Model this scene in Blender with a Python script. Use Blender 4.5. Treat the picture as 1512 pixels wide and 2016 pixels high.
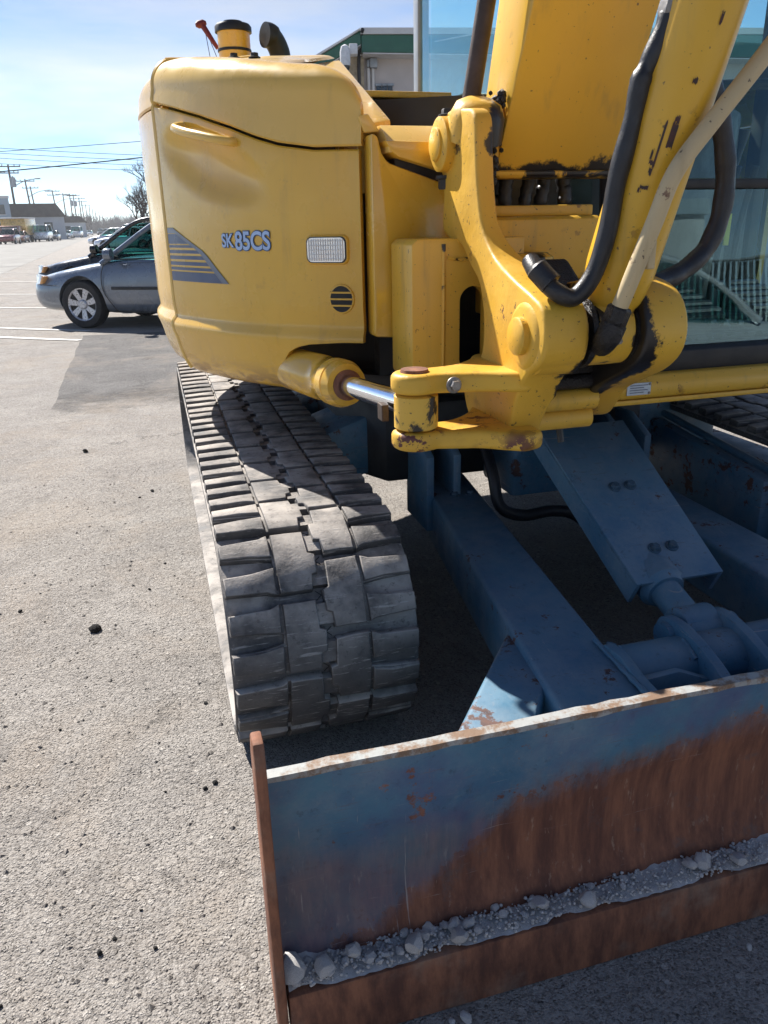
import bpy, bmesh, math, random
from mathutils import Vector, Matrix
from math import radians as RAD, sin, cos, pi, sqrt, atan2
random.seed(7)
for o in list(bpy.data.objects): bpy.data.objects.remove(o)
SC = bpy.context.scene
COL = SC.collection
# ------------------------------------------------------------------ camera
# World frame: machine frame. X right across the machine, Y away along its tracks, Z up.
cam = bpy.data.objects.new('camera', bpy.data.cameras.new('camera')); COL.objects.link(cam)
FPX, RESX, RESY = 1520.0, 1512, 2016
def _n(v): return v.normalized()
_Y = _n(Vector((285-756, 452-1008, FPX))); _X0 = Vector((6540-756, 320-1008, FPX))
_X = _n(_X0-_Y*_X0.dot(_Y)); _Z = _X.cross(_Y)
ROT = Matrix((_X, _Y, _Z))
CAMP = Vector((0, 0, 1.28))
right, down, fwd = ROT@Vector((1,0,0)), ROT@Vector((0,1,0)), ROT@Vector((0,0,1))
m4 = Matrix((right, -down, -fwd)).transposed().to_4x4(); m4.translation = CAMP
cam.matrix_world = m4
cam.data.sensor_fit = 'VERTICAL'; cam.data.sensor_height = 24.0; cam.data.lens = 24.0*FPX/RESY
cam.data.clip_start = .02; cam.data.clip_end = 5000
SC.camera = cam
SC.render.resolution_x, SC.render.resolution_y = 768, 1024
# ------------------------------------------------------------------ light
SUN_TO = Vector((-.46, 1.0, 1.04)).normalized()
el = math.asin(SUN_TO.z); az = atan2(SUN_TO.x, SUN_TO.y)
w = bpy.data.worlds.new('World'); SC.world = w; w.use_nodes = True
nt = w.node_tree; nt.nodes.clear()
out = nt.nodes.new('ShaderNodeOutputWorld'); bg = nt.nodes.new('ShaderNodeBackground')
sky = nt.nodes.new('ShaderNodeTexSky'); sky.sky_type = 'NISHITA'; sky.sun_disc = False
sky.sun_elevation = el; sky.sun_rotation = az; sky.air_density = .62; sky.dust_density = 0.; sky.ozone_density = 3.0
bg.inputs[1].default_value = .084
tc = nt.nodes.new('ShaderNodeTexCoord'); mp = nt.nodes.new('ShaderNodeMapping')
mp.inputs['Scale'].default_value = (1.2, 3.0, 7.0); mp.inputs['Rotation'].default_value = (.25, .35, .5)
cn = nt.nodes.new('ShaderNodeTexNoise'); cn.inputs['Scale'].default_value = 1.3; cn.inputs['Detail'].default_value = 6; cn.inputs['Roughness'].default_value = .55
cr = nt.nodes.new('ShaderNodeMapRange'); cr.inputs[1].default_value = .46; cr.inputs[2].default_value = .72; cr.inputs[4].default_value = .75
bw = nt.nodes.new('ShaderNodeRGBToBW'); mx = nt.nodes.new('ShaderNodeMix'); mx.data_type = 'RGBA'
sc_ = nt.nodes.new('ShaderNodeMath'); sc_.operation = 'MULTIPLY'; sc_.inputs[1].default_value = 1.55
nt.links.new(tc.outputs['Generated'], mp.inputs[0]); nt.links.new(mp.outputs[0], cn.inputs['Vector'])
nt.links.new(cn.outputs[0], cr.inputs[0]); nt.links.new(cr.outputs[0], mx.inputs[0])
nt.links.new(sky.outputs[0], mx.inputs[6]); nt.links.new(sky.outputs[0], bw.inputs[0]); nt.links.new(bw.outputs[0], sc_.inputs[0])
nt.links.new(sc_.outputs[0], mx.inputs[7]); nt.links.new(mx.outputs[2], bg.inputs[0]); nt.links.new(bg.outputs[0], out.inputs[0])
sun = bpy.data.objects.new('sun', bpy.data.lights.new('sun', 'SUN')); COL.objects.link(sun)
sun.data.energy = 5.0; sun.data.angle = RAD(.53); sun.data.color = (1, .95, .88)
sun.rotation_euler = (-SUN_TO).to_track_quat('-Z', 'Y').to_euler()
SC.view_settings.view_transform = 'Standard'; SC.view_settings.look = 'None'
SC.view_settings.gamma = 1; SC.view_settings.exposure = .95
SC.render.engine = 'CYCLES'
SC.cycles.max_bounces = 8; SC.cycles.transparent_max_bounces = 12; SC.cycles.caustics_reflective = False; SC.cycles.caustics_refractive = False

# ------------------------------------------------------------------ materials
class N:
    def __init__(s, name, rough=.6, metal=0., spec=.5):
        s.m = bpy.data.materials.new(name); s.m.use_nodes = True; s.t = s.m.node_tree
        s.b = s.t.nodes['Principled BSDF']; s.b.inputs['Roughness'].default_value = rough
        s.b.inputs['Metallic'].default_value = metal; s.b.inputs['Specular IOR Level'].default_value = spec
        s.tc = s.t.nodes.new('ShaderNodeTexCoord')
    def L(s, a, b): s.t.links.new(a, b)
    def vec(s, scale=(1,1,1), rot=(0,0,0), src='Object'):
        m = s.t.nodes.new('ShaderNodeMapping'); m.inputs['Scale'].default_value = scale; m.inputs['Rotation'].default_value = rot
        s.L(s.tc.outputs[src], m.inputs[0]); return m.outputs[0]
    def noise(s, scale, detail=4, rough=.55, vec=None, dist=0):
        n = s.t.nodes.new('ShaderNodeTexNoise'); n.inputs['Scale'].default_value = scale; n.inputs['Detail'].default_value = detail
        n.inputs['Roughness'].default_value = rough; n.inputs['Distortion'].default_value = dist
        s.L(vec if vec else s.tc.outputs['Object'], n.inputs['Vector']); return n.outputs[0]
    def voro(s, scale, feature='F1', vec=None, outp='Distance', rnd=1.):
        n = s.t.nodes.new('ShaderNodeTexVoronoi'); n.feature = feature; n.inputs['Scale'].default_value = scale; n.inputs['Randomness'].default_value = rnd
        s.L(vec if vec else s.tc.outputs['Object'], n.inputs['Vector']); return n.outputs[outp]
    def rng(s, v, a, b, c=0., d=1., smooth=True):
        n = s.t.nodes.new('ShaderNodeMapRange'); n.interpolation_type = 'SMOOTHSTEP' if smooth else 'LINEAR'
        for i, q in zip((1,2,3,4), (a,b,c,d)): n.inputs[i].default_value = q
        s.L(v, n.inputs[0]); return n.outputs[0]
    def math(s, op, a, b=None):
        n = s.t.nodes.new('ShaderNodeMath'); n.operation = op
        for i, q in enumerate((a, b)):
            if q is None: continue
            if isinstance(q, (int, float)): n.inputs[i].default_value = q
            else: s.L(q, n.inputs[i])
        return n.outputs[0]
    def mix(s, fac, a, b, mode='MIX'):
        n = s.t.nodes.new('ShaderNodeMix'); n.data_type = 'RGBA'; n.blend_type = mode
        for i, q in ((0, fac), (6, a), (7, b)):
            if isinstance(q, (int, float)): n.inputs[i].default_value = q
            elif isinstance(q, tuple): n.inputs[i].default_value = (*q, 1) if len(q) == 3 else q
            else: s.L(q, n.inputs[i])
        return n.outputs[2]
    def xyz(s, src='Object'):
        n = s.t.nodes.new('ShaderNodeSeparateXYZ'); s.L(s.tc.outputs[src], n.inputs[0]); return n.outputs
    def normal_z(s):
        g = s.t.nodes.new('ShaderNodeNewGeometry'); n = s.t.nodes.new('ShaderNodeSeparateXYZ'); s.L(g.outputs['Normal'], n.inputs[0]); return n.outputs[2]
    def rand(s):
        return s.t.nodes.new('ShaderNodeObjectInfo').outputs['Random']
    def bump(s, h, strength=.3, dist=.01, prev=None):
        n = s.t.nodes.new('ShaderNodeBump'); n.inputs['Strength'].default_value = strength; n.inputs['Distance'].default_value = dist
        s.L(h, n.inputs['Height'])
        if prev is not None: s.L(prev, n.inputs['Normal'])
        return n.outputs[0]
    def done(s, col=None, rough=None, normal=None, coat=0., metal=None):
        b = s.b
        if col is not None:
            if isinstance(col, tuple): b.inputs['Base Color'].default_value = (*col, 1)
            else: s.L(col, b.inputs['Base Color'])
        if rough is not None:
            if isinstance(rough, (int, float)): b.inputs['Roughness'].default_value = rough
            else: s.L(rough, b.inputs['Roughness'])
        if metal is not None: s.L(metal, b.inputs['Metallic'])
        if normal is not None: s.L(normal, b.inputs['Normal'])
        if coat: b.inputs['Coat Weight'].default_value = coat; b.inputs['Coat Roughness'].default_value = .08
        return s.m

def plain(name, col, rough=.5, metal=0., var=.25, scale=8., bump=0., coat=0.):
    n = N(name, rough, metal); dk = tuple(c*(1-var) for c in col)
    c = n.mix(n.rng(n.noise(scale, 5), .3, .7), dk, col)
    r = n.rng(n.noise(scale*1.7, 3), .3, .7, max(.02, rough-.08), min(1, rough+.1))
    nm = n.bump(n.noise(scale*8, 4), bump, .01) if bump else None
    return n.done(c, r, nm, coat)

def yellow(name, wear=.5, grease=0., fade=0., rough=.32, gz=None, base=None, panel=False):
    n = N(name, rough)
    y1, y2, y3 = base or ((.75, .435, .032), (.69, .385, .028), (.78, .57, .20))
    c = n.mix(n.rng(n.noise(2.2, 4), .35, .7), y1, y2)
    f = n.rng(n.noise(1.3, 3), .3, .75, fade*.6, fade*1.0+.12)
    c = n.mix(f, c, y3)
    # vertical dirt streaks
    st = n.rng(n.noise(9, 4, .6, n.vec((3, 3, .35))), .53, .8, 0, .18+.28*wear)
    c = n.mix(st, c, (.26, .17, .07))
    # speckle and chips
    sp = n.rng(n.noise(110, 2, .5), .755-.07*wear, .80-.07*wear, 0, .5+.4*wear)
    c = n.mix(sp, c, (.09, .055, .03))
    ch = n.math('MULTIPLY', n.rng(n.noise(26, 6, .7), .60, .64), n.rng(n.noise(5, 3), .5, .66))
    ch = n.math('MULTIPLY', ch, wear)
    c = n.mix(ch, c, (.13, .045, .025))
    r = n.rng(n.noise(6, 5), .3, .75, rough-.06, rough+.2)
    if panel:      # pale scratches, and scraped grime along the skirt
        for sc3, rt, thr in (((1, 1, 14), .35, .70), ((9, 9, .35), .05, .715)):
            c = n.mix(n.rng(n.noise(6, 5, .7, n.vec(sc3, (0, rt, 0))), thr, thr+.02, 0, .5), c, (.80, .62, .30))
        gm = n.math('MULTIPLY', n.rng(n.xyz()[2], .93, .85), n.rng(n.noise(15, 7, .75, n.vec((.6, .6, 2.2))), .47, .56)); c = n.mix(n.math('MULTIPLY', gm, .75), c, (.24, .13, .06)); r = n.mix(gm, r, (.6, .6, .6))
    if grease:
        g = n.rng(n.noise(7, 6, .65, dist=.4), .62-.2*grease, .66-.2*grease)
        c = n.mix(g, c, (.018, .015, .014)); r = n.mix(g, r, (.3, .3, .3))
    if gz:
        zz_ = n.math('ADD', n.xyz()[2], n.math('MULTIPLY', n.math('SUBTRACT', n.noise(13, 7, .7), .5), .11)); g = n.rng(zz_, gz, gz-.012)
        c = n.mix(g, c, (.018, .015, .014)); r = n.mix(g, r, (.4, .4, .4))
    nm = n.bump(n.noise(60, 4), .05+.08*wear, .004); nm = n.bump(ch, -.25, .002, nm)
    nm = n.bump(n.noise(3.5, 2), .05, .02, nm)
    return n.done(c, r, nm, .32 if wear < .5 else 0)

def cast_yellow():
    # rough casting of the swing bracket: pitted, with black grease spreading from the pin joint
    n = N('cast_yellow', .45)
    c = n.mix(n.rng(n.noise(4, 4), .3, .7), (.73, .43, .045), (.62, .345, .038))
    sp = n.rng(n.noise(95, 3, .6), .655, .70, 0, .8); c = n.mix(sp, c, (.07, .045, .028))
    lowm = n.rng(n.xyz()[2], 1.0, .84, 0, .14)
    e = n.math('ADD', n.noise(17, 7, .72), lowm)
    ch = n.math('MULTIPLY', n.rng(e, .625, .65), n.rng(n.noise(6, 3), .42, .58)); c = n.mix(ch, c, (.12, .035, .025))
    x, y, z = n.xyz()
    # grease: near the cylinder pin joint between the cheeks (x .80..), and up at the boom pin
    dx = n.math('ABSOLUTE', n.math('SUBTRACT', x, .858)); dz = n.math('ABSOLUTE', n.math('SUBTRACT', z, .99))
    d1 = n.math('ADD', n.math('MULTIPLY', dx, 1.05), n.math('MULTIPLY', dz, .26))
    d2 = n.math('ADD', n.math('ADD', n.math('ABSOLUTE', n.math('SUBTRACT', x, .765)), n.math('MULTIPLY', n.math('ABSOLUTE', n.math('SUBTRACT', z, 1.44)), .8)), n.math('MULTIPLY', n.math('ABSOLUTE', n.math('SUBTRACT', y, 1.78)), .25))
    d = n.math('MINIMUM', d1, n.math('ADD', d2, .015))
    d = n.math('ADD', d, n.math('MULTIPLY', n.math('SUBTRACT', n.noise(24, 7, .7), .5), .11))
    g = n.rng(d, .102, .090); c = n.mix(g, c, (.016, .014, .014))
    r = n.mix(g, n.rng(n.noise(9, 4), .3, .7, .36, .6), (.38, .38, .38))
    nm = n.bump(n.noise(45, 6, .6), .22, .006); nm = n.bump(n.noise(9, 3), .15, .02, nm)
    return n.done(c, r, nm)

def blue_paint(name, rust=.4, board=False):
    n = N(name, .5)
    c = n.mix(n.rng(n.noise(5, 5), .3, .7), (.048, .145, .250), (.072, .195, .290))
    c = n.mix(n.rng(n.noise(6, 7, .7), .38, .68, 0, .62), c, (.19, .26, .32)); c = n.mix(n.rng(n.noise(45, 6, .75), .55, .72, 0, .45), c, (.22, .25, .28)); c = n.mix(n.rng(n.noise(30, 6, .75), .56, .7, 0, .5), c, (.012, .03, .055))      # dusty film
    up = n.rng(n.normal_z(), .3, .95); c = n.mix(n.math('MULTIPLY', up, n.rng(n.noise(11, 7, .7), .3, .7, .08, .38)), c, (.22, .27, .325))
    rc = n.mix(n.rng(n.noise(30, 5, .7), .3, .7), (.055, .022, .016), (.14, .055, .028))
    chips = n.rng(n.noise(11, 8, .72), .66-.12*rust, .70-.12*rust, 0, .9)
    scr = n.math('MAXIMUM', n.rng(n.noise(16, 6, .75, n.vec((.5, 1, 9), (0, .6, 0))), .60, .66, 0, .9*rust), n.rng(n.noise(24, 6, .75, n.vec((6, 1, .8), (0, -.15, 0))), .63, .68, 0, .8*rust))
    m = n.math('MAXIMUM', chips, scr)
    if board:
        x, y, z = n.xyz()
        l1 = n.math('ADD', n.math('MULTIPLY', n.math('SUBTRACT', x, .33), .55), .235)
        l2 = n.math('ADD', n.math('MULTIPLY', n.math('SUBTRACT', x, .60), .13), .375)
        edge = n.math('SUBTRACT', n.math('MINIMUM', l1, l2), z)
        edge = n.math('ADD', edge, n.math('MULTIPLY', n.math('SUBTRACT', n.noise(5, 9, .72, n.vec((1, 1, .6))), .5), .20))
        bare = n.rng(edge, -.03, .06)  # rust boundary follows the lens-flare veil, its edge painted into the colour
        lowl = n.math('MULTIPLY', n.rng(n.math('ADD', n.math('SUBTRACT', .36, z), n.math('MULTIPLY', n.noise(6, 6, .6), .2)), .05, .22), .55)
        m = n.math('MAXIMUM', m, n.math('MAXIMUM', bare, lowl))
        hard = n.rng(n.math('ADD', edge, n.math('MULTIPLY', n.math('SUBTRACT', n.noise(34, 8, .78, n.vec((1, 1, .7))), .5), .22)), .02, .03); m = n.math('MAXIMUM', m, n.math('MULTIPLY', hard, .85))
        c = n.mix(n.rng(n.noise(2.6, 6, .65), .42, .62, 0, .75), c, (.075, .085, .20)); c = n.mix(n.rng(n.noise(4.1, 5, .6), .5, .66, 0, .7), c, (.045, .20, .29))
        streak = n.noise(26, 6, .7, n.vec((1, 1, .12)))
        rc = n.mix(n.rng(streak, .3, .75), (.105, .040, .027), (.31, .125, .066))
        rc = n.mix(n.rng(n.noise(60, 4, .7, n.vec((1, 1, .25))), .60, .7, 0, .6), rc, (.36, .24, .17)); rc = n.mix(n.rng(n.noise(14, 7, .75), .55, .7, 0, .5), rc, (.10, .09, .09))
    c = n.mix(m, c, rc)
    for sc3, rt, thr in (((.25, 1, 14), .55, .665), ((.25, 1, 16), -.28, .675), ((9, 1, .22), .1, .675)):
        c = n.mix(n.rng(n.noise(9, 5, .7, n.vec(sc3, (0, rt, 0))), thr, thr+.03, 0, .5+.3*rust), c, (.40, .37, .35))
    r = n.mix(m, n.rng(n.noise(20, 4), .3, .7, .38, .6), (.75, .75, .75))
    nm = n.bump(m, -.3, .002); nm = n.bump(n.noise(70, 5, .65), .2, .004, nm)
    return n.done(c, r, nm)

def rust_steel(name, dusty=.3):
    n = N(name, .7)
    c = n.mix(n.rng(n.noise(26, 6, .7, n.vec((1, 1, .3))), .3, .75), (.10, .040, .026), (.33, .135, .070))
    c = n.mix(n.rng(n.noise(7, 6, .65), .5, .75, 0, dusty), c, (.32, .25, .19))
    return n.done(c, .75, n.bump(n.noise(60, 6, .7), .3, .004))

def rubber_track():
    n = N('track_rubber', .8)
    base = n.mix(n.rng(n.noise(12, 6, .65), .3, .7), (.030, .031, .035), (.060, .060, .063))
    up = n.rng(n.normal_z(), -.1, .75)
    dust = n.math('MULTIPLY', n.rng(n.noise(9, 6, .6), .25, .65), n.math('ADD', n.math('MULTIPLY', up, .84), .10))
    c = n.mix(dust, base, (.46, .42, .38))
    scr = n.math('MAXIMUM', n.rng(n.noise(22, 5, .7, n.vec((.35, 4, 4), (.4, .5, .5))), .58, .66, 0, .6), n.rng(n.noise(26, 5, .7, n.vec((.4, 5, 5), (-.3, -.6, -.4))), .60, .67, 0, .55)); c = n.mix(scr, c, (.44, .42, .40))
    c = n.mix(n.rng(n.noise(38, 6, .75), .55, .68, 0, .6), c, (.035, .035, .037))
    nm = n.bump(n.noise(120, 5, .7), .5, .003); nm = n.bump(scr, .4, .002, nm); nm = n.bump(n.noise(40, 6, .75), .3, .006, nm)
    return n.done(c, n.rng(dust, 0, .6, .62, .92), nm)

def asphalt(name, a, b, stone, patch=False):
    n = N(name, .88, spec=.3)
    def cells(scale):
        c_ = n.t.nodes.new('ShaderNodeSeparateColor'); n.L(n.voro(scale, outp='Color'), c_.inputs[0]); return n.voro(scale), c_.outputs
    d1, c1 = cells(190); d2, c2 = cells(70)
    c = n.mix(n.rng(n.noise(.55, 5, .6), .3, .7), a, b)
    c = n.mix(n.rng(n.noise(2.6, 6, .65), .35, .72, 0, .6), c, stone)
    c = n.mix(n.rng(c1[0], 0, 1, 0, .62), c, stone)
    c = n.mix(n.math('MULTIPLY', n.rng(c1[1], .72, .95), .6), c, tuple(q*.42 for q in a))
    sel = n.math('MULTIPLY', n.rng(c2[1], .86, .90), n.rng(d2, .55, .40)); c = n.mix(n.math('MULTIPLY', sel, n.rng(c2[0], .2, 1, .1, .8)), c, tuple(q*1.2 for q in stone))
    c = n.mix(n.rng(n.noise(1.1, 7, .7, dist=.5), .48, .66, 0, .42), c, (.40, .335, .27)); c = n.mix(n.rng(n.noise(7, 7, .75), .52, .68, 0, .38), c, tuple(q*.55 for q in a)); c = n.mix(n.rng(n.noise(22, 5, .7), .58, .70, 0, .4), c, tuple(q*1.1 for q in stone))
    pit = n.rng(n.noise(120, 4, .7), .54, .70, 0, .6); c = n.mix(pit, c, (.05, .045, .042))
    tar = n.math('MULTIPLY', n.rng(n.noise(34, 2, .5), .765, .78), .9); c = n.mix(tar, c, (.03, .028, .028))
    cx = n.voro(.33, 'DISTANCE_TO_EDGE', n.vec((1, 1, 1))); wob = n.math('ADD', cx, n.math('MULTIPLY', n.math('SUBTRACT', n.noise(5, 6, .7), .5), .16))
    crk = n.math('MULTIPLY', n.rng(n.math('ABSOLUTE', wob), .006, .001), n.rng(n.noise(.9, 3), .5, .62)); c = n.mix(n.math('MULTIPLY', crk, .6), c, (.06, .055, .05))
    h = n.math('MULTIPLY', n.rng(d1, 0, .7, 1, 0), n.rng(c1[2], 0, 1, .35, 1))
    h = n.math('ADD', n.math('MULTIPLY', h, .8), n.math('MULTIPLY', n.noise(260, 4, .7), .6)); h = n.math('ADD', h, n.math('MULTIPLY', n.noise(85, 5, .65), 1.1)); h = n.math('ADD', h, n.math('MULTIPLY', sel, .7))
    nm = n.bump(h, 1.0, .0066); nm = n.bump(n.noise(34, 5, .6), .55, .016, nm); nm = n.bump(n.noise(9, 4), .35, .03, nm)
    if patch:      # worn feather edge of the overlay
        y = n.xyz()[1]; f = n.rng(n.math('ADD', y, n.math('MULTIPLY', n.math('SUBTRACT', n.noise(2.2, 6, .7), .5), 1.6)), 6.1, 7.0)
        m_ = n.done(c, .92, nm); tr = n.t.nodes.new('ShaderNodeBsdfTransparent'); mx_ = n.t.nodes.new('ShaderNodeMixShader'); o_ = n.t.nodes['Material Output']
        n.L(f, mx_.inputs[0]); n.L(tr.outputs[0], mx_.inputs[1]); n.L(n.b.outputs[0], mx_.inputs[2]); n.L(mx_.outputs[0], o_.inputs[0]); return m_
    return n.done(c, .92, nm)

def glass(name, tint, rough=.02, refl=1.0, keep=1.0):
    m = bpy.data.materials.new(name); m.use_nodes = True; t = m.node_tree; t.nodes.clear()
    o = t.nodes.new('ShaderNodeOutputMaterial'); tr = t.nodes.new('ShaderNodeBsdfTransparent'); tr.inputs[0].default_value = (*tint, 1)
    gl = t.nodes.new('ShaderNodeBsdfGlossy'); gl.inputs['Roughness'].default_value = rough; gl.inputs[0].default_value = (.66, .95, .95, 1)
    nz = t.nodes.new('ShaderNodeTexNoise'); nz.inputs['Scale'].default_value = 1.6; bp = t.nodes.new('ShaderNodeBump'); bp.inputs['Strength'].default_value = .003; bp.inputs['Distance'].default_value = .2
    t.links.new(nz.outputs[0], bp.inputs['Height']); t.links.new(bp.outputs[0], gl.inputs['Normal'])
    fr = t.nodes.new('ShaderNodeFresnel'); fr.inputs[0].default_value = 1.5
    ml = t.nodes.new('ShaderNodeMath'); ml.operation = 'MULTIPLY'; ml.inputs[1].default_value = refl; ml.use_clamp = True
    mx = t.nodes.new('ShaderNodeMixShader'); t.links.new(fr.outputs[0], ml.inputs[0])
    ge = t.nodes.new('ShaderNodeNewGeometry'); fl = t.nodes.new('ShaderNodeMath'); fl.operation = 'SUBTRACT'; fl.inputs[0].default_value = 1; t.links.new(ge.outputs['Backfacing'], fl.inputs[1])
    m2 = t.nodes.new('ShaderNodeMath'); m2.operation = 'MULTIPLY'; t.links.new(ml.outputs[0], m2.inputs[0]); t.links.new(fl.outputs[0], m2.inputs[1]); t.links.new(m2.outputs[0], mx.inputs[0])
    t.links.new(tr.outputs[0], mx.inputs[1]); t.links.new(gl.outputs[0], mx.inputs[2]); t.links.new(mx.outputs[0], o.inputs[0]); return m

def carpaint(name, col, rough=.25):
    n = N(name, rough, .35); c = n.mix(n.rng(n.noise(3, 4), .3, .7), tuple(q*.9 for q in col), col)
    return n.done(c, n.rng(n.noise(5, 4), .3, .7, rough-.05, rough+.12), None, coat=.8)

MT = dict(
    yellow=yellow('yellow_paint', .2, 0, .08, .20, None, None, True), yhood=yellow('yellow_faded_sky', .12, 0, .60, .26), yworn=yellow('yellow_worn', .9, .25, .15, .4),  # yhood is paler: fading plus sky reflection put into its colour
    ycyl=yellow('yellow_cylinder', .8, 0, .05, .32), ybar=yellow('yellow_bar', .9, 0, .1, .35), ycast=cast_yellow(), yboom=yellow('yellow_boom', .7, 0, .0, .38, 1.412), ygrease=yellow('yellow_greasy', .9, .75, .1, .4),
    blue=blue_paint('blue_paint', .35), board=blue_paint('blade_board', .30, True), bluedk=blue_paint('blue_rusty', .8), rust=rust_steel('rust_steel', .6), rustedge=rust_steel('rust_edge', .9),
    rubber=rubber_track(), hose=plain('hose_rubber', (.022, .022, .025), .42, 0, .3, 30, .15), dark=plain('dark_steel', (.022, .024, .028), .6, 0, .4, 10, .1),
    black=plain('black_plastic', (.014, .015, .017), .5, 0, .2, 12, .05), grease=plain('grease', (.014, .012, .012), .38, 0, .3, 25, .6),
    chrome=plain('chrome', (.78, .80, .84), .09, 1., .06, 12), steel=plain('bolt_steel', (.30, .28, .26), .45, .8, .35, 60, .1), boltblue=plain('painted_bolt', (.06, .12, .18), .5, 0, .4, 60, .1),
    pipe=yellow('pipe_cream', 1., 0, .4, .5, None, ((.56, .43, .22), (.50, .36, .17), (.60, .50, .34))), rod=plain('brown_steel', (.085, .055, .042), .5, .2, .5, 18, .1), brownpin=rust_steel('pin_rust', .2),
    cabglass=glass('cab_glass', (.87, .968, .96), .01, 1.9), carglass=glass('car_glass', (.34, .56, .54), .02, 1.2),
    white=plain('white_paint', (.75, .76, .77), .5), lens=plain('lens', (.75, .77, .78), .12, .1, .1, 30), reflector=plain('reflector', (.8, .8, .82), .18, .9, .1, 40),
    decalblue=plain('decal_blue', (.045, .085, .18), .35, 0, .15, 10), decallight=plain('decal_light', (.42, .58, .86), .35, 0, .12, 10), decalgrey=plain('decal_grey', (.16, .19, .25), .35, 0, .12, 10),
    line=plain('line_paint', (.72, .70, .66), .7, 0, .35, 14, .2), tyre=plain('tyre_rubber', (.022, .022, .024), .75, 0, .3, 20, .1), rim=plain('alloy_rim', (.50, .51, .55), .3, .6, .1, 20),
    stone=plain('grey_stone', (.74, .72, .70), .85, 0, .45, 30, .5), stonedk=plain('black_clod', (.022, .02, .018), .85, 0, .4, 60, .6), dirt=plain('dust', (.60, .59, .58), .95, 0, .25, 70, .35),
    grit=plain('grit', (.30, .27, .24), .9, 0, .5, 400, .2),
    wood=plain('pole_wood', (.10, .075, .06), .8, 0, .4, 4, .2), bark=plain('bark', (.075, .055, .045), .85, 0, .35, 6), wire=plain('wire', (.03, .03, .033), .6),
    stucco=plain('stucco', (.52, .48, .46), .85, 0, .1, 3, .1), brick=plain('cream_brick', (.50, .42, .30), .85, 0, .4, 9, .2), green=plain('green_fascia', (.03, .13, .085), .5, 0, .15, 5), trimw=plain('trim_white', (.62, .61, .60), .6, 0, .1, 5),
    greybox=plain('meter_grey', (.30, .33, .36), .45, .3, .15, 10), roofdk=plain('dark_shingle', (.10, .085, .075), .85, 0, .3, 1.5), sidwhite=plain('siding_white', (.55, .57, .60), .7, 0, .12, .6), sidblue=plain('siding_blue', (.34, .42, .50), .7, 0, .12, .6), winglass=plain('window_dark', (.03, .04, .05), .15), mesh=plain('grille', (.01, .01, .011), .6), seat=plain('seat_cloth', (.07, .075, .085), .9),
    label=plain('label_metal', (.55, .62, .68), .4, .2, .15, 90), red=plain('mast_red', (.16, .02, .022), .55), amber=plain('amber_lens', (.80, .42, .16), .2), yvest=plain('tag_yellow', (.75, .68, .05), .6),
)

# ------------------------------------------------------------------ geometry helpers
def mesh_of(name, bm, smooth=40, bevel=0., seg=2, tri=False):
    if bevel:
        bm.normal_update()
        es = [e for e in bm.edges if e.is_manifold and e.calc_face_angle(0) > RAD(28)]
        if es: bmesh.ops.bevel(bm, geom=es, offset=bevel, segments=seg, profile=.5, affect='EDGES', clamp_overlap=True)
    bm.normal_update()
    me = bpy.data.meshes.new(name); bm.to_mesh(me); bm.free()
    if smooth:
        me.polygons.foreach_set('use_smooth', [True]*len(me.polygons)); me.set_sharp_from_angle(angle=RAD(smooth))
    return me
def link(name, me, mat, parent=None):
    o = bpy.data.objects.new(name, me); COL.objects.link(o)
    if mat is not None:
        me.materials.clear(); me.materials.append(MT[mat] if isinstance(mat, str) else mat)
    if parent is not None:
        o.parent = parent
        if parent.type == 'EMPTY' and parent.get('world_coords'): o.location = -Vector(parent.location)
    return o
def obj(name, bm, mat, parent=None, smooth=40, bevel=0., seg=2):
    return link(name, mesh_of(name, bm, smooth, bevel, seg), mat, parent)
def tag(o, label, cat, group=None):
    o['label'] = label; o['category'] = cat
    if group: o['group'] = group
    return o
def struct(o): o['kind'] = 'structure'; return o
def thing(name, label, cat, loc=(0,0,0), rz=0, group=None, world=False):
    o = bpy.data.objects.new(name, None); COL.objects.link(o); o.location = loc; o.rotation_euler = (0,0,rz); o.empty_display_size = .2
    if world: o['world_coords'] = True
    return tag(o, label, cat, group)
def B(): return bmesh.new()
def add_box(bm, lo, hi, mat=None):
    vs = [bm.verts.new(Vector((x, y, z)) if mat is None else mat@Vector((x, y, z))) for x in (lo[0], hi[0]) for y in (lo[1], hi[1]) for z in (lo[2], hi[2])]
    for f in ((0,1,3,2),(4,6,7,5),(0,4,5,1),(2,3,7,6),(0,2,6,4),(1,5,7,3)): bm.faces.new([vs[i] for i in f])
    return bm
def box(lo, hi): return add_box(B(), lo, hi)
def add_hull(bm, a, b):                    # two equal rings -> closed prism
    va = [bm.verts.new(p) for p in a]; vb = [bm.verts.new(p) for p in b]; n = len(a)
    for i in range(n): bm.faces.new((va[i], va[(i+1) % n], vb[(i+1) % n], vb[i]))
    bm.faces.new(va[::-1]); bm.faces.new(vb); return bm
def prism(pts, axis, a, b, bm=None):       # outline pts 2D extruded along axis between a and b
    f = {'x': lambda p, k: Vector((k, p[0], p[1])), 'y': lambda p, k: Vector((p[0], k, p[1])), 'z': lambda p, k: Vector((p[0], p[1], k))}[axis]
    bm = bm or B(); add_hull(bm, [f(p, a) for p in pts], [f(p, b) for p in pts]); bmesh.ops.recalc_face_normals(bm, faces=bm.faces[:]); return bm
def frame_of(d):
    d = d.normalized(); u = d.cross(Vector((0,0,1)) if abs(d.z) < .9 else Vector((1,0,0))).normalized(); return u, d.cross(u).normalized()
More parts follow.
